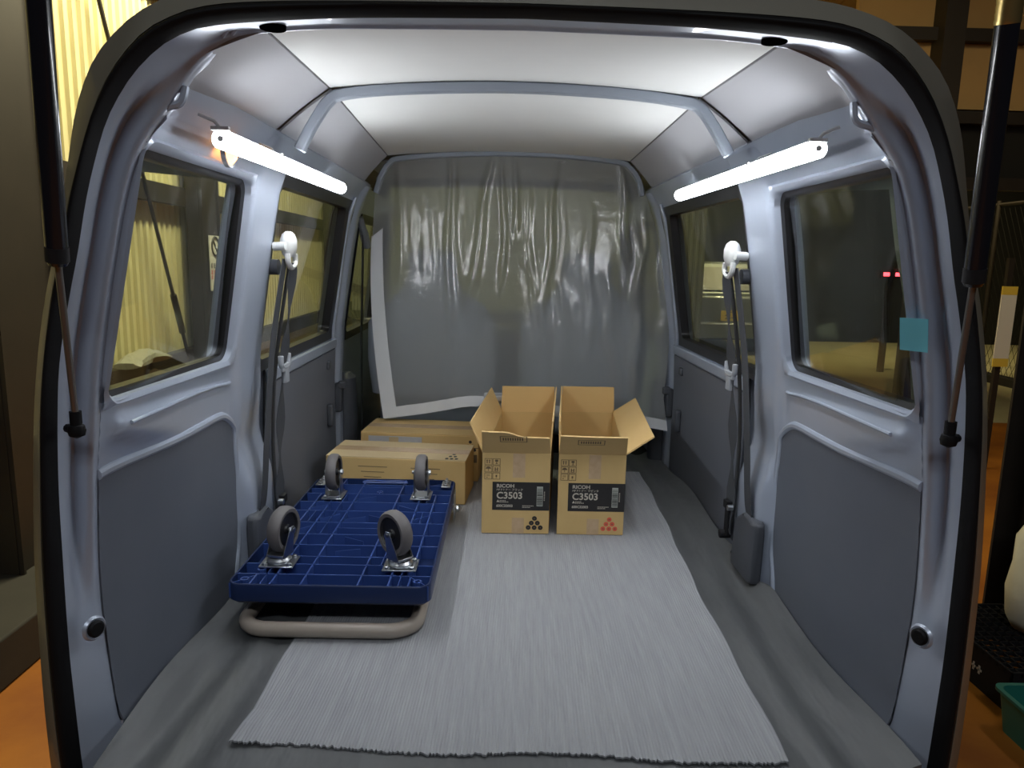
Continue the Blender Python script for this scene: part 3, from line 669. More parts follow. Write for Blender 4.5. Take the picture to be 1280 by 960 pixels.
# ------------------------------------------------------------------ ribbed mat
NL, NR, FR = Vector((-.479, .004, 0)), Vector((.461, -.037, 0)), Vector((.540, 1.639, 0)); FL = FR + (NL - NR) * 1.0
random.seed(11); ncol = 330; nrow = 34; rows = []
jit = [random.uniform(-.004, .004) for _ in range(ncol + 1)]
for i in range(nrow + 1):
    v = i / nrow; r = []
    for j in range(ncol + 1):
        u = j / ncol; p = NL.lerp(NR, u).lerp(FL.lerp(FR, u), v)
        z = FZ + .0045 + (.0007 if j % 2 else 0) + .001 * math.sin(7 * p.y + 5 * p.x)
        if v < .03: p = p + Vector((0, jit[j] + .006 * math.sin(u * 13), 0)); z += .006 * max(0, (.1 - u) / .1) + .001
        edge = .004 * math.sin(9 * v + 1) + .003 * math.sin(31 * v)
        if u < .02 or u > .98: p.x += edge
        r.append(Vector((p.x, p.y, z)))
    rows.append(r)
m_ = empty('ribbed_mat', (0, .8, FZ), label='pale grey finely ribbed mat laid over the van floor', cat='mat')
for r in rows:
    for p in r: p -= Vector((0, .8, FZ))
MB().slab(rows, (0, 0, -.0035)).build('ribbed_sheet', M_MAT, m_, smooth=0)
MTOP = FZ + .0072

# ------------------------------------------------------------------ open cartons
def carton(nm_label, org, wd, dp, ht, af, asd, flaps, dots, tornpts, dotmat, ill_in):
    t = empty('open_carton', (*org, MTOP), label=nm_label, cat='box', group='open toner cartons')
    eu = Vector((math.cos(af), math.sin(af), 0)); ev = Vector((math.sin(asd), math.cos(asd), 0)); ez = Vector((0, 0, 1)); th = .0045
    def P(u, v, z): return eu * u + ev * v + ez * z
    mb = MB()
    def wall(u0, u1, v0, v1, z0, z1): mb.hexa([P(u0, v0, z0), P(u1, v0, z0), P(u1, v1, z0), P(u0, v1, z0)], [P(u0, v0, z1), P(u1, v0, z1), P(u1, v1, z1), P(u0, v1, z1)])
    wall(0, wd, 0, dp, 0, th); wall(0, wd, 0, th, th, ht); wall(0, wd, dp - th, dp, th, ht); wall(0, th, th, dp - th, th, ht); wall(wd - th, wd, th, dp - th, th, ht)
    mb.build('box_body', M_CARD2, t, smooth=0, bevel=.0012)
    # flaps: hinge a->b, outward dir o, tilt from vertical, length
    def flap(a, b, o, tilt, ln, top=None, m=M_CARD):
        d = ez * math.cos(tilt) + o * math.sin(tilt); n = (o * math.cos(tilt) - ez * math.sin(tilt)) * th
        n_ = 24; r0 = []; r1 = []
        for k in range(n_ + 1):
            q = k / n_; h = ln if top is None else interp(q, [x for x, _ in top], [y for _, y in top]) * ln
            taper = .004 * (1 - 2 * q)
            r0.append(a.lerp(b, q)); r1.append(a.lerp(b, q) + (b - a).normalized() * taper + d * h)
        mm = MB(); mm.slab([r0, [x.lerp(y, .5) for x, y in zip(r0, r1)], r1], -n); return mm.build('flap', m, t, smooth=0), d, n
    fl = .098
    a = P(0, 0, ht); b = P(wd, 0, ht); c = P(wd, dp, ht); e = P(0, dp, ht)
    f0, fd, fn = flap(a, b, -ev, math.radians(flaps[0]), fl, tornpts)
    # printed frame on the front flap
    mm = MB(); on_ = fn.normalized() * .0006
    q0, q1 = (.27, .66)
    def FP(q, h): return a.lerp(b, q) + fd * fl * h + on_
    for (qa, ha, qb, hb) in ((q0, .55, q1, .57), (q0, .80, q1, .82), (q0, .55, q0 + .012, .82), (q1 - .012, .55, q1, .82)):
        mm.add([FP(qa, ha), FP(qb, ha), FP(qb, hb), FP(qa, hb)], [(0, 1, 2, 3)])
    for k in range(9): qa = q0 + .04 + k * .034; mm.add([FP(qa, .62), FP(qa + .02, .62), FP(qa + .02, .75), FP(qa, .75)], [(0, 1, 2, 3)])
    mm.build('print', M_BROWNINK, f0)
    flap(e, c, ev, math.radians(flaps[1]), fl)
    flap(e, a, -eu, math.radians(flaps[2]), fl)
    flap(b, c, eu, math.radians(flaps[3]), fl)
    # print on the front
    rz = math.atan2(eu.y, eu.x); fr = (math.pi / 2, 0, rz); dn = -ev * .0006
    def FQ(u, z, k=1): return P(u * wd, 0, z * ht) + dn * k
    lab = MB(); lab.hexa([FQ(.155, .295, 0), FQ(1.0, .295, 0), FQ(1.0, .645, 0), FQ(.155, .645, 0)], [FQ(.155, .295), FQ(1.0, .295), FQ(1.0, .645), FQ(.155, .645)])
    lb = lab.build('printed_label', M_INK, t, smooth=0, label='black printed label reading C3503')
    def T(s_, sz, u, z, m=M_INKP, sx=1, bold=0): return text(s_, sz, m, lb, FQ(u, z, 2), fr, sx=sx, bold=bold)
    def fine(u0, u1, z, n):   # print too small to read
        f_ = MB()
        for k in range(n): ua = u0 + (u1 - u0) * k / n; ub = ua + (u1 - u0) / n * .7; f_.add([FQ(ua, z, 2), FQ(ub, z, 2), FQ(ub, z + .010, 2), FQ(ua, z + .010, 2)], [(0, 1, 2, 3)])
        f_.build('fine_print', M_INKP, lb, smooth=0)
    T('RICOH', .0150, .215, .578, bold=.0004, sx=1.15)
    T('MP Pトナー ブラック' if dots else 'MP Pトナー マゼンタ', .0085, .215, .538)
    T('C3503', .0290, .215, .440, bold=.0006)
    T('▲', .010, .215, .395); fine(.265, .36, .408, 4); fine(.265, .40, .392, 5)
    T('600C32003', .0105, .215, .335, bold=.0003)
    fine(.60, .77, .347, 9); fine(.60, .72, .328, 7)
    bc = MB(); bc.add([FQ(.81, .35, 2), FQ(.90, .35, 2), FQ(.90, .595, 2), FQ(.81, .595, 2)], [(0, 1, 2, 3)]); bc.build('barcode_strip', M_INKW, lb, smooth=0)
    bc = MB(); random.seed(5); z = .365
    while z < .575: h = random.choice((.004, .007, .010)); bc.add([FQ(.815, z, 3), FQ(.895, z, 3), FQ(.895, z + h, 3), FQ(.815, z + h, 3)], [(0, 1, 2, 3)]); z += h + random.choice((.005, .008))
    bc.build('barcode', M_INK, lb, smooth=0)
    bc = MB()
    for k in range(6): z = .42 + k * .02; bc.add([FQ(.915, z, 2), FQ(.93, z, 2), FQ(.93, z + .012, 2), FQ(.915, z + .012, 2)], [(0, 1, 2, 3)])
    bc.build('lettering', M_INKP, lb, smooth=0)
    # handling pictograms: 2 x 3 frames
    ic = MB()
    def bar(u0, z0, u1, z1): ic.add([FQ(u0, z0), FQ(u1, z0), FQ(u1, z1), FQ(u0, z1)], [(0, 1, 2, 3)])
    I0, IZ = .035, .675
    for ci in range(2):
        for ri in range(3):
            u0 = I0 + ci * .118; z0 = IZ + ri * .088
            bar(u0, z0, u0 + .112, z0 + .006); bar(u0, z0 + .076, u0 + .112, z0 + .082); bar(u0, z0, u0 + .008, z0 + .082); bar(u0 + .104, z0, u0 + .112, z0 + .082)
            k = ri * 2 + ci
            if k == 4:
                for q in (.03, .065): bar(u0 + q, z0 + .022, u0 + q + .014, z0 + .066); bar(u0 + q - .006, z0 + .052, u0 + q + .02, z0 + .058)
            elif k == 5: bar(u0 + .035, z0 + .042, u0 + .08, z0 + .068); bar(u0 + .052, z0 + .018, u0 + .064, z0 + .045); bar(u0 + .04, z0 + .014, u0 + .076, z0 + .020)
            elif k == 2:
                cu, cz = u0 + .056, z0 + .042
                ic.add([FQ(cu + .04 * math.cos(a_), cz + .028 * math.sin(a_)) for a_ in [math.pi * q / 8 for q in range(9)]], [tuple(range(9))]); bar(cu - .004, z0 + .014, cu + .004, cz)
            elif k == 3: bar(u0 + .03, z0 + .02, u0 + .045, z0 + .06); bar(u0 + .066, z0 + .02, u0 + .081, z0 + .06); bar(u0 + .03, z0 + .035, u0 + .081, z0 + .042); bar(u0 + .025, z0 + .012, u0 + .086, z0 + .018)
            elif k == 0: bar(u0 + .03, z0 + .045, u0 + .08, z0 + .049); bar(u0 + .03, z0 + .056, u0 + .08, z0 + .06); bar(u0 + .03, z0 + .018, u0 + .045, z0 + .03)
            else: bar(u0 + .045, z0 + .03, u0 + .068, z0 + .055); bar(u0 + .05, z0 + .015, u0 + .06, z0 + .025)
    ic.build('pictograms', M_BROWNINK, t, smooth=0)
    # six colour dots
    for ri in range(3):
        for k in range(ri + 1):
            cu = .785 + (k - ri / 2) * .090; cz = .195 - ri * .058
            dm = MB(); dm.add([FQ(cu + .036 * math.cos(a_), cz + .036 * wd / ht * math.sin(a_)) for a_ in [2 * math.pi * q / 18 for q in range(18)]], [tuple(range(18))]); dm.build('colour_dot', dotmat, t, smooth=0)
            dm = MB(); dm.add([FQ(cu + .010 * math.cos(a_), cz + .010 * wd / ht * math.sin(a_), 2) for a_ in [2 * math.pi * q / 12 for q in range(12)]], [tuple(range(12))]); dm.build('dot_centre', M_BROWNINK, t, smooth=0)
    # strips of tape
    for z0, z1 in ((.0, .20), (.70, .995)):
        tp = MB(); tp.hexa([FQ(.45, z0, 0), FQ(.63, z0, 0), FQ(.63, z1, 0), FQ(.45, z1, 0)], [FQ(.45, z0, .6), FQ(.63, z0, .6), FQ(.63, z1, .6), FQ(.45, z1, .6)]); tp.build('tape', M_TAPE, t, smooth=0)
    return t
carton('open kraft carton with black C3503 label and six black dots', (-.072, .967), .203, .60, .250, math.radians(-.5), math.radians(5.5), (38, -2, 24, 3), True,
       [(0, 1.0), (.35, .98), (.45, .92), (.55, .80), (.62, .76), (1, .74)], M_INK, 0)
carton('open kraft carton with black C3503 label and six red dots', (.155, .965), .201, .62, .250, math.radians(-.5), math.radians(5.5), (44, -2, 2, 56), False,
       [(0, 1.0), (.3, .97), (.5, .96), (1, .95)], M_RED, 0)

# ------------------------------------------------------------------ closed boxes
def closed_box(lab, org, rz, d, top, extra):
    t = empty('closed_carton', org, rz, label=lab, cat='box', group='closed cartons behind the trolley')
    x, y, z = d
    MB().box((x / 2, y / 2, z / 2), d).build('box_body', M_CARD2, t, bevel=.003)
    mb = MB(); mb.box((x / 2, y / 4 - .001, z + .0012), (x, y / 2 - .004, .0024)); mb.build('top_flap', top, t)
    mb = MB(); mb.box((x / 2, y * .75 + .001, z + .0012), (x, y / 2 - .004, .0024)); mb.build('top_flap', top, t)
    MB().box((x / 2, y / 2, z + .0028), (x, .055, .0006)).build('tape', M_TAPE, t)
    def dots(cx, cz, r, face):
        for ri in range(3):
            for k in range(ri + 1):
                u = cx + (k - ri / 2) * r * 2.7; v = cz - ri * r * (4.6 if face == 't' else 2.5); dm = MB()
                pts = [(u + r * math.cos(a), v + r * (1.7 if face == 't' else 1) * math.sin(a)) for a in [2 * math.pi * q / 12 for q in range(12)]]
                dm.add([(p, q, z + .0027) if face == 't' else (p, -.0006, q) for p, q in pts], [tuple(range(12))]); dm.build('colour_dot', M_INK, t, smooth=0)
    extra(t, d, dots); return t
def ex1(t, d, dots):
    dots(d[0] - .05, .075, .006, 't')
    for y0, n in ((.10, 5), (.28, 4)):
        mb = MB()
        for k in range(n): mb.box((y0 + .06, -.0004, d[2] - .03 - k * .018), (.10 - .02 * (k % 3), .0006, .0022))
        mb.build('print', M_BROWNINK, t, smooth=0)
def ex2(t, d, dots):
    dots(d[0] - .03, d[2] - .022, .006, 'f')
    mb = MB(); mb.box((d[0] / 2, -.0004, d[2] - .045), (d[0], .0006, .003)); mb.box((d[0] - .02, -.0004, d[2] - .085), (.03, .0006, .03)); mb.build('print', M_BROWNINK, t, smooth=0)
    mb = MB(); mb.slab([[(.03 + .20 * u, -.0016 - .002 * math.sin(9 * u), .11 + .052 * v + .0 * u) for v in (0, .5, 1)] for u in [k / 10 for k in range(11)]], (0, -.0012, 0)); mb.build('slip_pouch', M_WRAP, t, label='clear pouch with a white packing slip')
    MB().box((.125, -.0035, .15), (.035, .0008, .018)).build('slip_sticker', M_CARDL, t)
closed_box('low kraft carton beside the trolley with six black dots on its top', (-.605, 1.262, MTOP), math.radians(-5.5), (.475, .215, .150), M_CARDL, ex1)
closed_box('kraft carton with a packing slip pouch, below the hem of the plastic sheet', (-.535, 1.515, MTOP), math.radians(-5), (.440, .235, .172), M_CARD2, ex2)
# silver packs behind the black-dot carton
pk = empty('pack_stack', (-.040, 1.578, MTOP), label='stack of silver wrapped packs behind the open carton with black dots', cat='packs')
for k in range(10): MB().box((.0, .03, .0155 + .031 * k), (.078 + .004 * (k % 2), .06, .028)).build('pack', M_WRAP, pk, bevel=.006)

# ------------------------------------------------------------------ hand truck, upside down
ht = empty('hand_trolley', (-.391, .365, FZ + .0065), math.radians(-.8), label='blue plastic platform trolley lying upside down with its four casters up', cat='trolley')
DW, DL, Z0, Z1 = .443, .775, .066, .112
def dloop(x, y, r, z, n=8, ins=0):
    out = []
    for cx, cy, a0 in ((x - r, y - r, 0), (-x + r, y - r, 90), (-x + r, r, 180), (x - r, r, 270)):
        for k in range(n): a = math.radians(a0 + 90 * k / (n - 1)); out.append(Vector((cx + (r - ins) * math.cos(a), cy + (r - ins) * math.sin(a), z)))
    return out
hx = DW / 2
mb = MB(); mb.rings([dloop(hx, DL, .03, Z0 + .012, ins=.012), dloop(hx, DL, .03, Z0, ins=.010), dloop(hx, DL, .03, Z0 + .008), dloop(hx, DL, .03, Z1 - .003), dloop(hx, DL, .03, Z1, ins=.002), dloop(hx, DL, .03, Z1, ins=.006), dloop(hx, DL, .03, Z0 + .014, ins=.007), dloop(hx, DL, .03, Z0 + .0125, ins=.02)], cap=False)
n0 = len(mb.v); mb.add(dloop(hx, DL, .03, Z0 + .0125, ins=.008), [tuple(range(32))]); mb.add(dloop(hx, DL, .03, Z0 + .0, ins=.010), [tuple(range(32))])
deck = mb.build('deck', M_BLUE_SHADED, ht, smooth=40)
ZR = Z1 - .0015; zc = (Z0 + .012 + ZR) / 2; zh = ZR - Z0 - .012
rib = lambda x0, y0, x1, y1, w=.0038: (Vector((x0, y0, 0)), Vector((x1, y1, 0)), w)
R = []
X = [-.214, -.172, -.128, -.062, -.0, .062, .128, .172, .214]
for x in (-.128, -.062, .062, .128): R.append(rib(x, .006, x, DL - .006))
for y in (.060, .115, .230, .300, .385, .475, .550, .625, .715): R.append(rib(-.216, y, .216, y))
for x in (-.172, .172):
    for y0, y1 in ((.006, .06), (.115, .30), (.30, .475), (.475, .55), (.55, .625)): R.append(rib(x, y0, x, y1))
for x in (-.15, .15): R += [rib(x, .385, x, .475, .002), rib(x, .006, x, .115, .002), rib(x, .55, x, .625, .002)]
R += [rib(0, .60 + .025, 0, .66, .002), rib(-.062, .345, .062, .345, .002), rib(-.128, .16, .128, .16), rib(-.062, .69, .062, .69, .002), rib(.095, .115, .095, .385, .002), rib(-.095, .30, -.095, .625, .002), rib(.128, .67, .214, .67, .002), rib(-.214, .67, -.128, .67, .002)]
R += [rib(-.216, .008, -.165, .06, .002), rib(.216, .008, .165, .06, .002), rib(-.216, DL - .01, -.15, DL - .06, .002), rib(.216, DL - .01, .15, DL - .06, .002)]
for (x, y, a) in ((-.03, .42, .4), (.03, .43, -.5), (-.10, .43, .7), (.10, .34, .6), (.0, .20, .3), (-.15, .34, .8), (.15, .43, .7), (-.03, .59, .5), (.10, .51, -.6), (-.15, .51, .6), (.0, .27, -.5)):
    R.append(rib(x - .03 * math.cos(a), y - .03 * math.sin(a), x + .03 * math.cos(a), y + .03 * math.sin(a), .0018))
mb = MB()
for a, b, w_ in R:
    d = b - a; ang = math.atan2(d.y, d.x); mb.box(((a.x + b.x) / 2, (a.y + b.y) / 2, zc), (d.length, w_, zh), Matrix.Rotation(ang, 3, 'Z'))
for x, y in ((-.19, .032), (.19, .032), (-.17, .085), (.17, .085), (-.19, DL - .032), (.19, DL - .032), (0, .645)): mb.lathe([(.006, Z0 + .012), (.006, ZR + .001), (.010, ZR + .001), (.010, Z0 + .012)], (x, y, 0), n=12, closed=True)
# carrying grip at the far end
mb.tube(smoothpath([(-.07, DL - .035, ZR), (-.062, DL - .022, ZR), (-.03, DL - .018, ZR), (0, DL - .022, ZR), (.03, DL - .018, ZR), (.062, DL - .022, ZR), (.07, DL - .035, ZR)], 5), .003, 6)
mb.tube([(-.07, DL - .038, ZR), (.07, DL - .038, ZR)], .003, 6)
mb.build('rib_lattice', M_BLUE_LIT, deck, smooth=0)
# folded handle below
hp = [(-.188, .72, .030), (-.188, .30, .020), (-.190, .045, .018)] + [(-.190 + .06 - .06 * math.cos(a), .045 - .06 * math.sin(a), .018) for a in [math.radians(q) for q in range(8, 91, 8)]]
hp = [Vector(p) for p in hp]; hp = hp + [Vector((-p.x, p.y, p.z)) for p in hp[::-1]]
MB().tube(hp, .0165, 14).build('handle_bar', M_BEIGE, ht, smooth=60, label='beige tubular push handle folded under the platform')
MB().tube([(-.188, .35, .022), (.188, .35, .022)], .011, 10).build('handle_crossbar', M_BEIGE, ht)
for s in (-1, 1):
    mb = MB(); mb.box((s * .2225, .70, .055), (.004, .055, .085)); mb.cyl((s * .205, .712, .04), (s * .236, .712, .04), .006, n=10); mb.cyl((s * .228, .712, .04), (s * .235, .712, .04), .011, n=6); mb.build('hinge_bracket', M_ZINC, ht, bevel=.001)
    mb = MB(); mb.box((s * .195, .72, Z1 + .002), (.028, .06, .004)); 
    for yy in (.70, .742): mb.lathe([(.008, Z1 + .004), (.008, Z1 + .010), (.0, Z1 + .011)], (s * .195, yy, 0), n=6)
    for yy in (.70, .742): mb.cyl((s * .195, yy, Z1), (s * .195, yy, Z1 + .016), .0035, n=8)
    mb.build('handle_clamp', M_ZINC, ht, bevel=.001)
# casters
def caster(x, y, rot, fixed):
    c = empty('caster', (x, y, Z1), rot); c.parent = ht
    H = .074; R_ = .053
    def lx(v): return v
    mb = MB()
    pw, pl = (.078, .066) if not fixed else (.060, .080)
    plate = MB().box((0, 0, .0018), (pw, pl, .0036)); 
    po = plate.build('mounting_plate', M_ZINC, c, bevel=.001)
    if not fixed: po.rotation_euler.z = -rot
    off = .022 if not fixed else 0
    fk = MB()
    if not fixed:
        fk.lathe([(.0, .004), (.026, .004), (.028, .010), (.022, .016), (.0, .018)], (0, 0, 0), n=20)
        fk.box((0, .004, .021), (.042, .046, .006))
    for s in (-1, 1):
        z0 = .018 if not fixed else .003
        b0 = .022; b1 = .011
        ring = [(-b0, z0), (b0, z0), (off + b1, H), (off + b1 * .7, H + .008), (off - b1 * .7, H + .008), (off - b1, H)]
        if fixed: ring = [(-.026, z0), (.026, z0), (.012, H), (.008, H + .008), (-.008, H + .008), (-.012, H)]
        fk.rings([[Vector((s * q, a, b)) for a, b in ring] for q in (.0195, .022)])
    if fixed: fk.box((0, 0, .004), (.044, .052, .004))
    fk.build('fork', M_ZINC, c, bevel=.001, smooth=30)
    wh = MB(); prof = [(R_ - .013, -.014), (R_ - .005, -.015), (R_, -.009), (R_ + .001, 0), (R_, .009), (R_ - .005, .015), (R_ - .013, .014)]
    wh.lathe(prof, (0, off, H), 'x', 32, closed=True); wh.build('tyre', M_TYRE, c, smooth=50)
    hb = MB(); hb.lathe([(.0, -.013), (.010, -.013), (.012, -.008), (R_ - .016, -.008), (R_ - .012, -.014), (R_ - .012, .014), (R_ - .016, .008), (.012, .008), (.010, .013), (.0, .013)], (0, off, H), 'x', 28); hb.build('hub', M_HUB, c, smooth=40)
    ax = MB(); ax.cyl((-.028, off, H), (.028, off, H), .0045, n=10); ax.cyl((.022, off, H), (.027, off, H), .008, n=6); ax.build('axle', M_ZINC, c)
    for a in (-1, 1):
        for b in (-1, 1):
            q = Vector((a * (pw / 2 - .011), b * (pl / 2 - .010), 0)); q = (Matrix.Rotation(-rot if not fixed else 0, 3, 'Z') @ q) if not fixed else q
            MB().lathe([(.0065, .0036), (.0065, .0085), (.004, .010), (0, .0105)], (q.x, q.y, 0), n=6).build('bolt', M_ZINC, c, smooth=20)
    return c
caster(-.128, .600, 0, True); caster(.130, .610, 0, True)
caster(-.140, .118, math.radians(-14), False); caster(.142, .110, math.radians(46), False)

# ------------------------------------------------------------------ sticky note
nt_ = [uy(1125, 397, .058), uy(1162, 399, .036), uy(1161, 441, .036), uy(1125, 437, .058)]
rows = [[nt_[0].lerp(nt_[1], u) for u in (0, .33, .66, 1)], [nt_[3].lerp(nt_[2], u) for u in (0, .33, .66, 1)]]
o_ = nt_[3]; rows = [[p - o_ + Vector((-.004 * math.sin(3 * i), 0, 0)) for i, p in enumerate(r)] for r in rows]
n_ = MB().slab(rows, (-.0006, -.0003, 0)).build('sticky_note', M_NOTE, label='cyan sticky note stuck on the edge of the right rear window', cat='note'); n_.location = o_

# ------------------------------------------------------------------ garage and yard
MB().box((-1.0, 0.8, -.05), (14, 9.8, .10)).build('floor_garage', M_GFLOOR, kind='structure', label='worn orange painted garage floor')
MB().box((9.5, 14.2, -.051), (35, 17, .10)).build('ground', M_YARD, kind='structure', label='pale concrete yard beyond the garage')
# left wall: column bays of ribbed cream sheets
wl = empty('wall_garage', (-2.1, 4, 0), kind='structure', label='cream corrugated steel wall left of the van')
def sheet(w_, h, pitch=.075, dep=.016):
    rows = []; n = int(w_ / pitch)
    prof = []
    for k in range(n): prof += [(k * pitch, 0), (k * pitch + pitch * .38, 0), (k * pitch + pitch * .5, dep), (k * pitch + pitch * .88, dep)]
    prof.append((n * pitch, 0))
    return MB().slab([[(d, y, z) for y, d in prof] for z in (0, h)], (-.002, 0, 0))
me0 = sheet(.9, 4.3).build('sheet', M_CREAM, wl, smooth=0); me0.location = (0, -4.2, .12)
for k in range(1, 11):
    c = me0.copy(); COL.objects.link(c); c.location.y = -4.2 + .9 * k; c.location.x = .002 * (k % 2)
for z, h in ((1.82, .11), (.80, .12), (3.0, .11), (.10, .10)):
    MB().box((.05, .9, z), (.06, 10.2, h)).build('girt', M_BROWN, wl)
for y, d in ((1.86, .40), (3.77, .30), (7.4, .3)):
    mb = MB()
    mb.box((.13, y - 4 - d / 2 + .01, 2.15), (.10, .012, 4.3)); mb.box((.13, y - 4 + d / 2 - .01, 2.15), (.10, .012, 4.3)); mb.box((.155, y - 4, 2.15), (.012, d, 4.3)); mb.build('column', M_BROWN, wl)
def wl_loc(p): return Vector((p.x + 2.1, p.y - 4, p.z))
MB().tube([Vector((.085, 2.45 - 4, 3.35)), Vector((.085, 3.493 - 4, .902)), Vector((.085, 3.66 - 4, .5))], .011, 8).build('brace_rod', M_BROWN, wl)
MB().tube([Vector((.085, 3.36 - 4, 1.22)), Vector((.085, 3.46 - 4, .98))], .020, 8).build('turnbuckle', M_BROWN, wl)
MB().box((.22, .4, .09), (.40, 9.8, .18)).build('kerb', M_KERB, wl, bevel=.01)
# sign on the post
sg = empty('wall_sign', (-1.925, 3.815, 1.23), label='white safety sign with a circle mark and red characters on the brown post', cat='sign')
MB().box((0, 0, .18), (.006, .19, .36)).build('board', M_SIGN, sg)
mb = MB(); mb.tube([(.004, .06 * math.cos(a), .29 + .06 * math.sin(a)) for a in [2 * math.pi * k / 24 for k in range(24)]], .007, 6, closed=True); mb.box((.004, 0, .29), (.004, .014, .11), Matrix.Rotation(.7, 3, 'X')); mb.build('emblem', M_INK, sg)
random.seed(9)
for z0, h_, m__ in ((.150, .034, M_INK), (.110, .028, M_SIGNR), (.078, .026, M_SIGNR)):   # rows of print too small to read
    mb = MB()
    for k in range(4):
        for q in range(4): mb.box((.0036, -.072 + k * .042 + random.uniform(-.003, .003), z0 + h_ * q / 4), (.0008, .030 * random.uniform(.5, 1), h_ / 7))
        mb.box((.0036, -.072 + k * .042, z0 + h_ * .4), (.0008, .006, h_))
    mb.build('print', m__, sg, smooth=0)
# plastic wrapped bundle on the lower girt ledge
bl = empty('wrapped_bundle', (-1.97, 2.86, .862), label='clear plastic wrapped bundle resting on the wall rail outside the left window', cat='bundle')
random.seed(2); rs = []
for k in range(9):
    y = -.20 + .05 * k; h = .032 * math.sin(math.pi * (k + .6) / 9.2) + .012
    rs.append([Vector((.07 * math.cos(a) * random.uniform(.8, 1.15), y, h + h * math.sin(a) * random.uniform(.85, 1.1))) for a in [2 * math.pi * q / 12 for q in range(12)]])
MB().rings(rs).build('wrapping', M_PLASB, bl, smooth=20)
# end wall in front of the van
we = empty('wall_end', (0, 8.2, 0), kind='structure', label='cream end wall ahead of the van')
e0 = None
for k in range(5):
    if e0 is None: e0 = sheet(.9, 4.3).build('sheet', M_ENDW, we, smooth=0); c = e0
    else: c = e0.copy(); COL.objects.link(c)
    c.rotation_euler.z = math.radians(-90); c.location = (-1.9 + .9 * k, 0, 0)
MB().box((.2, -.05, .75), (4.4, .05, .10)).build('girt', M_BROWN, we)
# garage roof: dark beams and tan boards
gr = empty('ceiling_garage', (0, 4, 4.2), kind='structure', label='garage roof of tan boards on dark steel beams')
for k in range(8):
    MB().box((-1.6 + .93 * k, 0, .02), (.92, 8.6, .03)).build('board', M_CEILP if k > 3 else M_DARKW, gr)
for y in (-2.6, -1.2, .3, 1.8, 3.3): MB().box((1.7, y, -.12), (7.6, .10, .22)).build('beam', M_BROWN, gr)
for x in (.2, 2.6): MB().box((x, 0, -.30), (.14, 8.6, .26)).build('beam', M_BROWN, gr)
# right side: boarded upper wall, columns, chain-link fence
wr = empty('wall_beyond', (4.2, 4.6, 0), kind='structure', label='dark steel frame and boards on the right of the garage')
for z, h, m in ((2.35, .42, M_DARKW), (2.90, .50, M_CEILP), (2.62, .10, M_CEILP), (3.5, .6, M_CEILP)):
    MB().box((0, 0, z), (3.2, .05, h)).build('board', m, wr)
for z in (2.60, 3.18, 2.12): MB().box((0, -.06, z), (3.3, .08, .09)).build('girt', M_BROWN, wr)
MB().box((-.95, -.1, 2.1), (.16, .16, 4.2)).build('column', M_BROWN, wr)
MB().box((.9, -.1, 2.1), (.20, .18, 4.2)).build('column', M_BROWN, wr)
po = MB(); po.box((0, 0, 2.0), (.012, .20, 4.0)); po.box((0, -.095, 2.0), (.20, .012, 4.0)); po.box((0, .095, 2.0), (.20, .012, 4.0)); po.box((0, 0, .01), (.26, .26, .02))
po = po.build('column_right', M_BROWN, kind='structure', label='brown steel column standing right of the van'); po.location = (2.175, 1.66, 0)
fe = empty('chain_link_fence', (6.6, 6.4, .08), label='dark chain-link fence on a low kerb beyond the garage', cat='fence')
mb = MB()
for k in range(46):
    for s in (-1, 1):
        y0 = -2.3 + k * .1; mb.tube([(0, y0, .0), (0, y0 + s * 1.1, 2.2)], .003, 3)
mb.build('mesh', M_DARKW, fe, smooth=0, kind='stuff')
for y in (-2.2, 0, 2.2): MB().cyl((0, y, 0), (0, y, 2.3), .03).build('post', M_BROWN, fe)
MB().tube([(0, -2.3, 2.25), (0, 3.3, 2.25)], .022, 8).build('top_rail', M_BROWN, fe)
MB().box((6.6, 6.9, .04), (.18, 6.0, .12)).build('kerb_yard', M_KERB, kind='structure', label='grey kerb under the chain-link fence')
MB().box((8.8, 13.2, 2.2), (12, .2, 4.4)).build('wall_night', M_DARKW, kind='structure', label='dark building front across the yard')
MB().box((11.0, 8.0, 2.2), (.2, 10, 4.4)).build('wall_yard_side', M_DARKW, kind='structure', label='dark building side along the yard')
# sign strip on the fence
ss = empty('strip_sign', (3.63, 4.03, .78), label='pale upright sign strip with yellow ends beside the brown column', cat='sign')
MB().box((0, 0, .29), (.11, .01, .46)).build('panel', M_SIGN, ss); 
for z in (.03, .55): MB().box((0, 0, z), (.11, .012, .06)).build('end_band', M_SIGNY, ss)
MB().box((0, .03, .0), (.04, .03, 1.56)).build('stake', M_BROWN, ss)
# twin red lamp
rl = empty('warning_lamp', (5.47, 9.0, 0), label='twin red warning lamp on a dark post across the yard', cat='lamp')
MB().box((0, .03, .70), (.08, .05, 1.4)).build('post', M_BROWN, rl); MB().box((0, 0, 1.386), (.30, .05, .10)).build('housing', M_DARKP, rl)
for x in (-.085, .085): MB().box((x, -.03, 1.386), (.085, .012, .05)).build('lens', M_REDL, rl, bevel=.004)

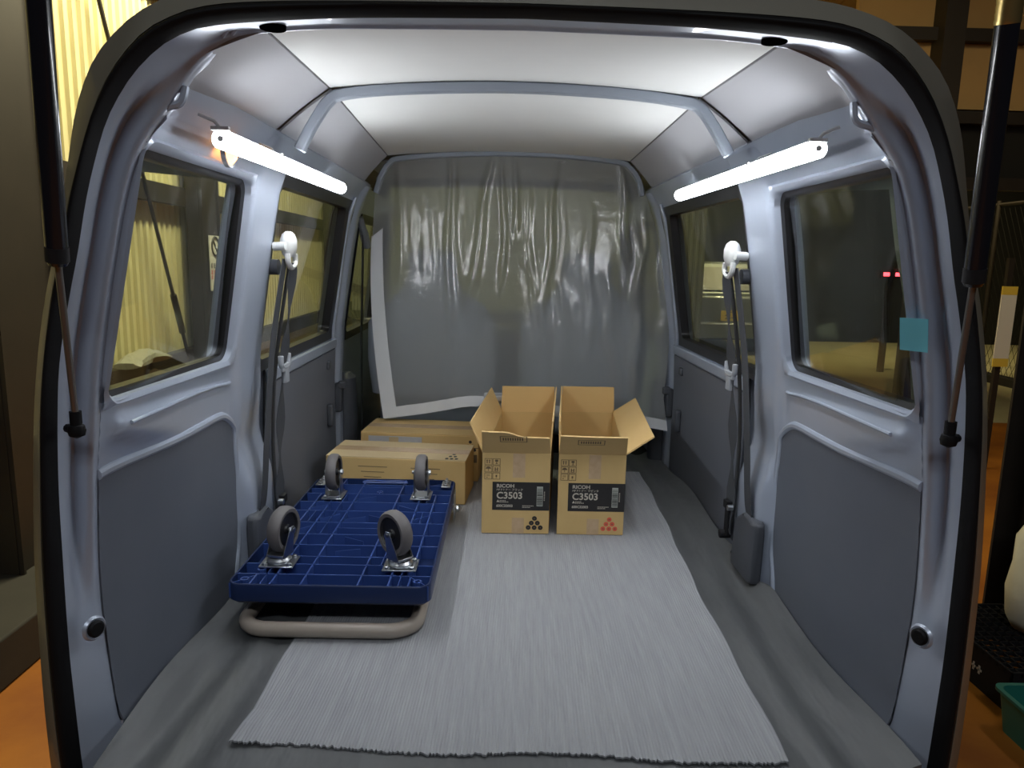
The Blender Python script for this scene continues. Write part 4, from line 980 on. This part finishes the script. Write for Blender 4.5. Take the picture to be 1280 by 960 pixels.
# crate, sack and tub beside the column
cr = empty('mesh_crate', (1.86, 1.32, 0), math.radians(0), label='black plastic mesh crate with pale lettering beside the brown column', cat='crate')
mb = MB(); cw, cl, ch = .32, .50, .15
for s in (-1, 1): mb.box((s * (cw / 2 - .004), 0, ch / 2), (.008, cl, ch)); mb.box((0, s * (cl / 2 - .004), ch / 2), (cw, .008, ch))
mb.build('side_walls', M_DARKP, cr, bevel=.002)
mb = MB(); 
for k in range(1, 9): mb.box((-cw / 2 + cw * k / 9, 0, ch - .012), (.006, cl, .012))
for k in range(1, 14): mb.box((0, -cl / 2 + cl * k / 14, ch - .012), (cw, .006, .012))
mb.build('lattice', M_DARKP, cr, smooth=0)
mb = MB(); random.seed(12); y_ = .20   # moulded lettering, too worn to read
while y_ > -.12:
    w__ = random.uniform(.012, .026); h__ = random.uniform(.028, .045); mb.box((-cw / 2 - .0008, y_ - w__ / 2, .055 + h__ / 2), (.0016, w__ * .35, h__)); mb.box((-cw / 2 - .0008, y_ - w__ / 2, .055 + h__ * random.choice((.1, .5, .9))), (.0016, w__, .007)); y_ -= w__ + .008
mb.build('moulded_lettering', M_INKP, cr, smooth=0)
sk = empty('white_sack', (1.99, 1.36, 0), label='white sack standing beside the brown column', cat='sack')
rs = []; random.seed(4)
for z, r in ((.152, .07), (.20, .10), (.30, .105), (.40, .10), (.50, .095), (.56, .07), (.60, .035), (.61, .05)):
    rs.append([Vector((r * math.cos(a) * random.uniform(.92, 1.08), r * math.sin(a) * random.uniform(.92, 1.08), z)) for a in [2 * math.pi * q / 18 for q in range(18)]])
MB().rings(rs).build('sack_body', M_BAG, sk, smooth=60)
tb = empty('green_tub', (1.735, .92, 0), label='green plastic tub on the orange floor by the mesh crate', cat='tub')
def tl(x, y, z): return [Vector((p.x, p.y - y, z)) for p in dloop(x, 2 * y, .03, z)]
MB().rings([tl(.11, .08, 0), tl(.125, .095, .13), tl(.135, .105, .132), tl(.135, .105, .142), tl(.12, .09, .142), tl(.105, .075, .006)]).build('tub_body', M_GREEN, tb, smooth=30)

# parked car seen through the right sliding-door window
ca = empty('parked_car', (3.75, 10.6, 0), label='grey hatchback with yellow number plate parked beyond the sliding door window', cat='car')
rs = []
for y, hw, z0, z1 in ((0, .70, .35, .95), (.06, .73, .30, 1.0), (.5, .74, .25, 1.02), (1.6, .74, .25, 1.0), (3.0, .72, .28, .85), (3.2, .62, .35, .75)):
    rs.append([Vector((x * hw, y, lerp(z0, z1, t))) for x, t in ((-.94, 0), (.94, 0), (1, .25), (1, .8), (.95, 1), (-.95, 1), (-1, .8), (-1, .25))])
MB().rings(rs).build('body', M_CARP, ca, bevel=.03, smooth=50)
MB().rings([[Vector((x * hw, y0 + dy * (1 if z > 1.2 else 0), z)) for x, y0, dy in ((-1, .08, .25), (1, .08, .25), (1, 2.3, -.5), (-1, 2.3, -.5))] for z, hw in ((.99, .70), (1.48, .60), (1.52, .55))]).build('cabin', M_CARP, ca, bevel=.04)
MB().add([(-.56, .08, 1.06), (.56, .08, 1.06), (.48, .27, 1.43), (-.48, .27, 1.43)], [(0, 1, 2, 3)]).build('rear_window', M_GASK, ca)
MB().box((0, -.04, .42), (1.40, .16, .26)).build('bumper', M_CARP, ca, bevel=.04)
for s in (-1, 1):
    tlmp = MB().box((s * .63, -.01, .82), (.15, .06, .26)).build('tail_lamp', M_TAIL, ca, bevel=.02)
    MB().box((s * .63, -.045, .76), (.10, .02, .06)).build('reversing_lens', M_INKW, tlmp, bevel=.01)
    MB().lathe([(.16, -.09), (.27, -.09), (.28, -.07), (.28, .07), (.27, .09), (.16, .09)], (s * .64, .55, .28), 'x').build('wheel', M_DARKP, ca)
    MB().lathe([(.16, -.09), (.27, -.09), (.28, -.07), (.28, .07), (.27, .09), (.16, .09)], (s * .64, 2.6, .28), 'x').build('wheel', M_DARKP, ca)
pl = MB().box((0, -.10, .66), (.33, .012, .165)).build('number_plate', M_PLATE, ca, bevel=.004)
pl.location = (-.02, -.03, 0)
text('25-4', .10, M_INK, pl, (-.10, -.1075, .605), (math.pi / 2, 0, 0), bold=.002); MB().box((.02, -.1070, .72), (.12, .001, .018)).build('print', M_BROWNINK, pl)
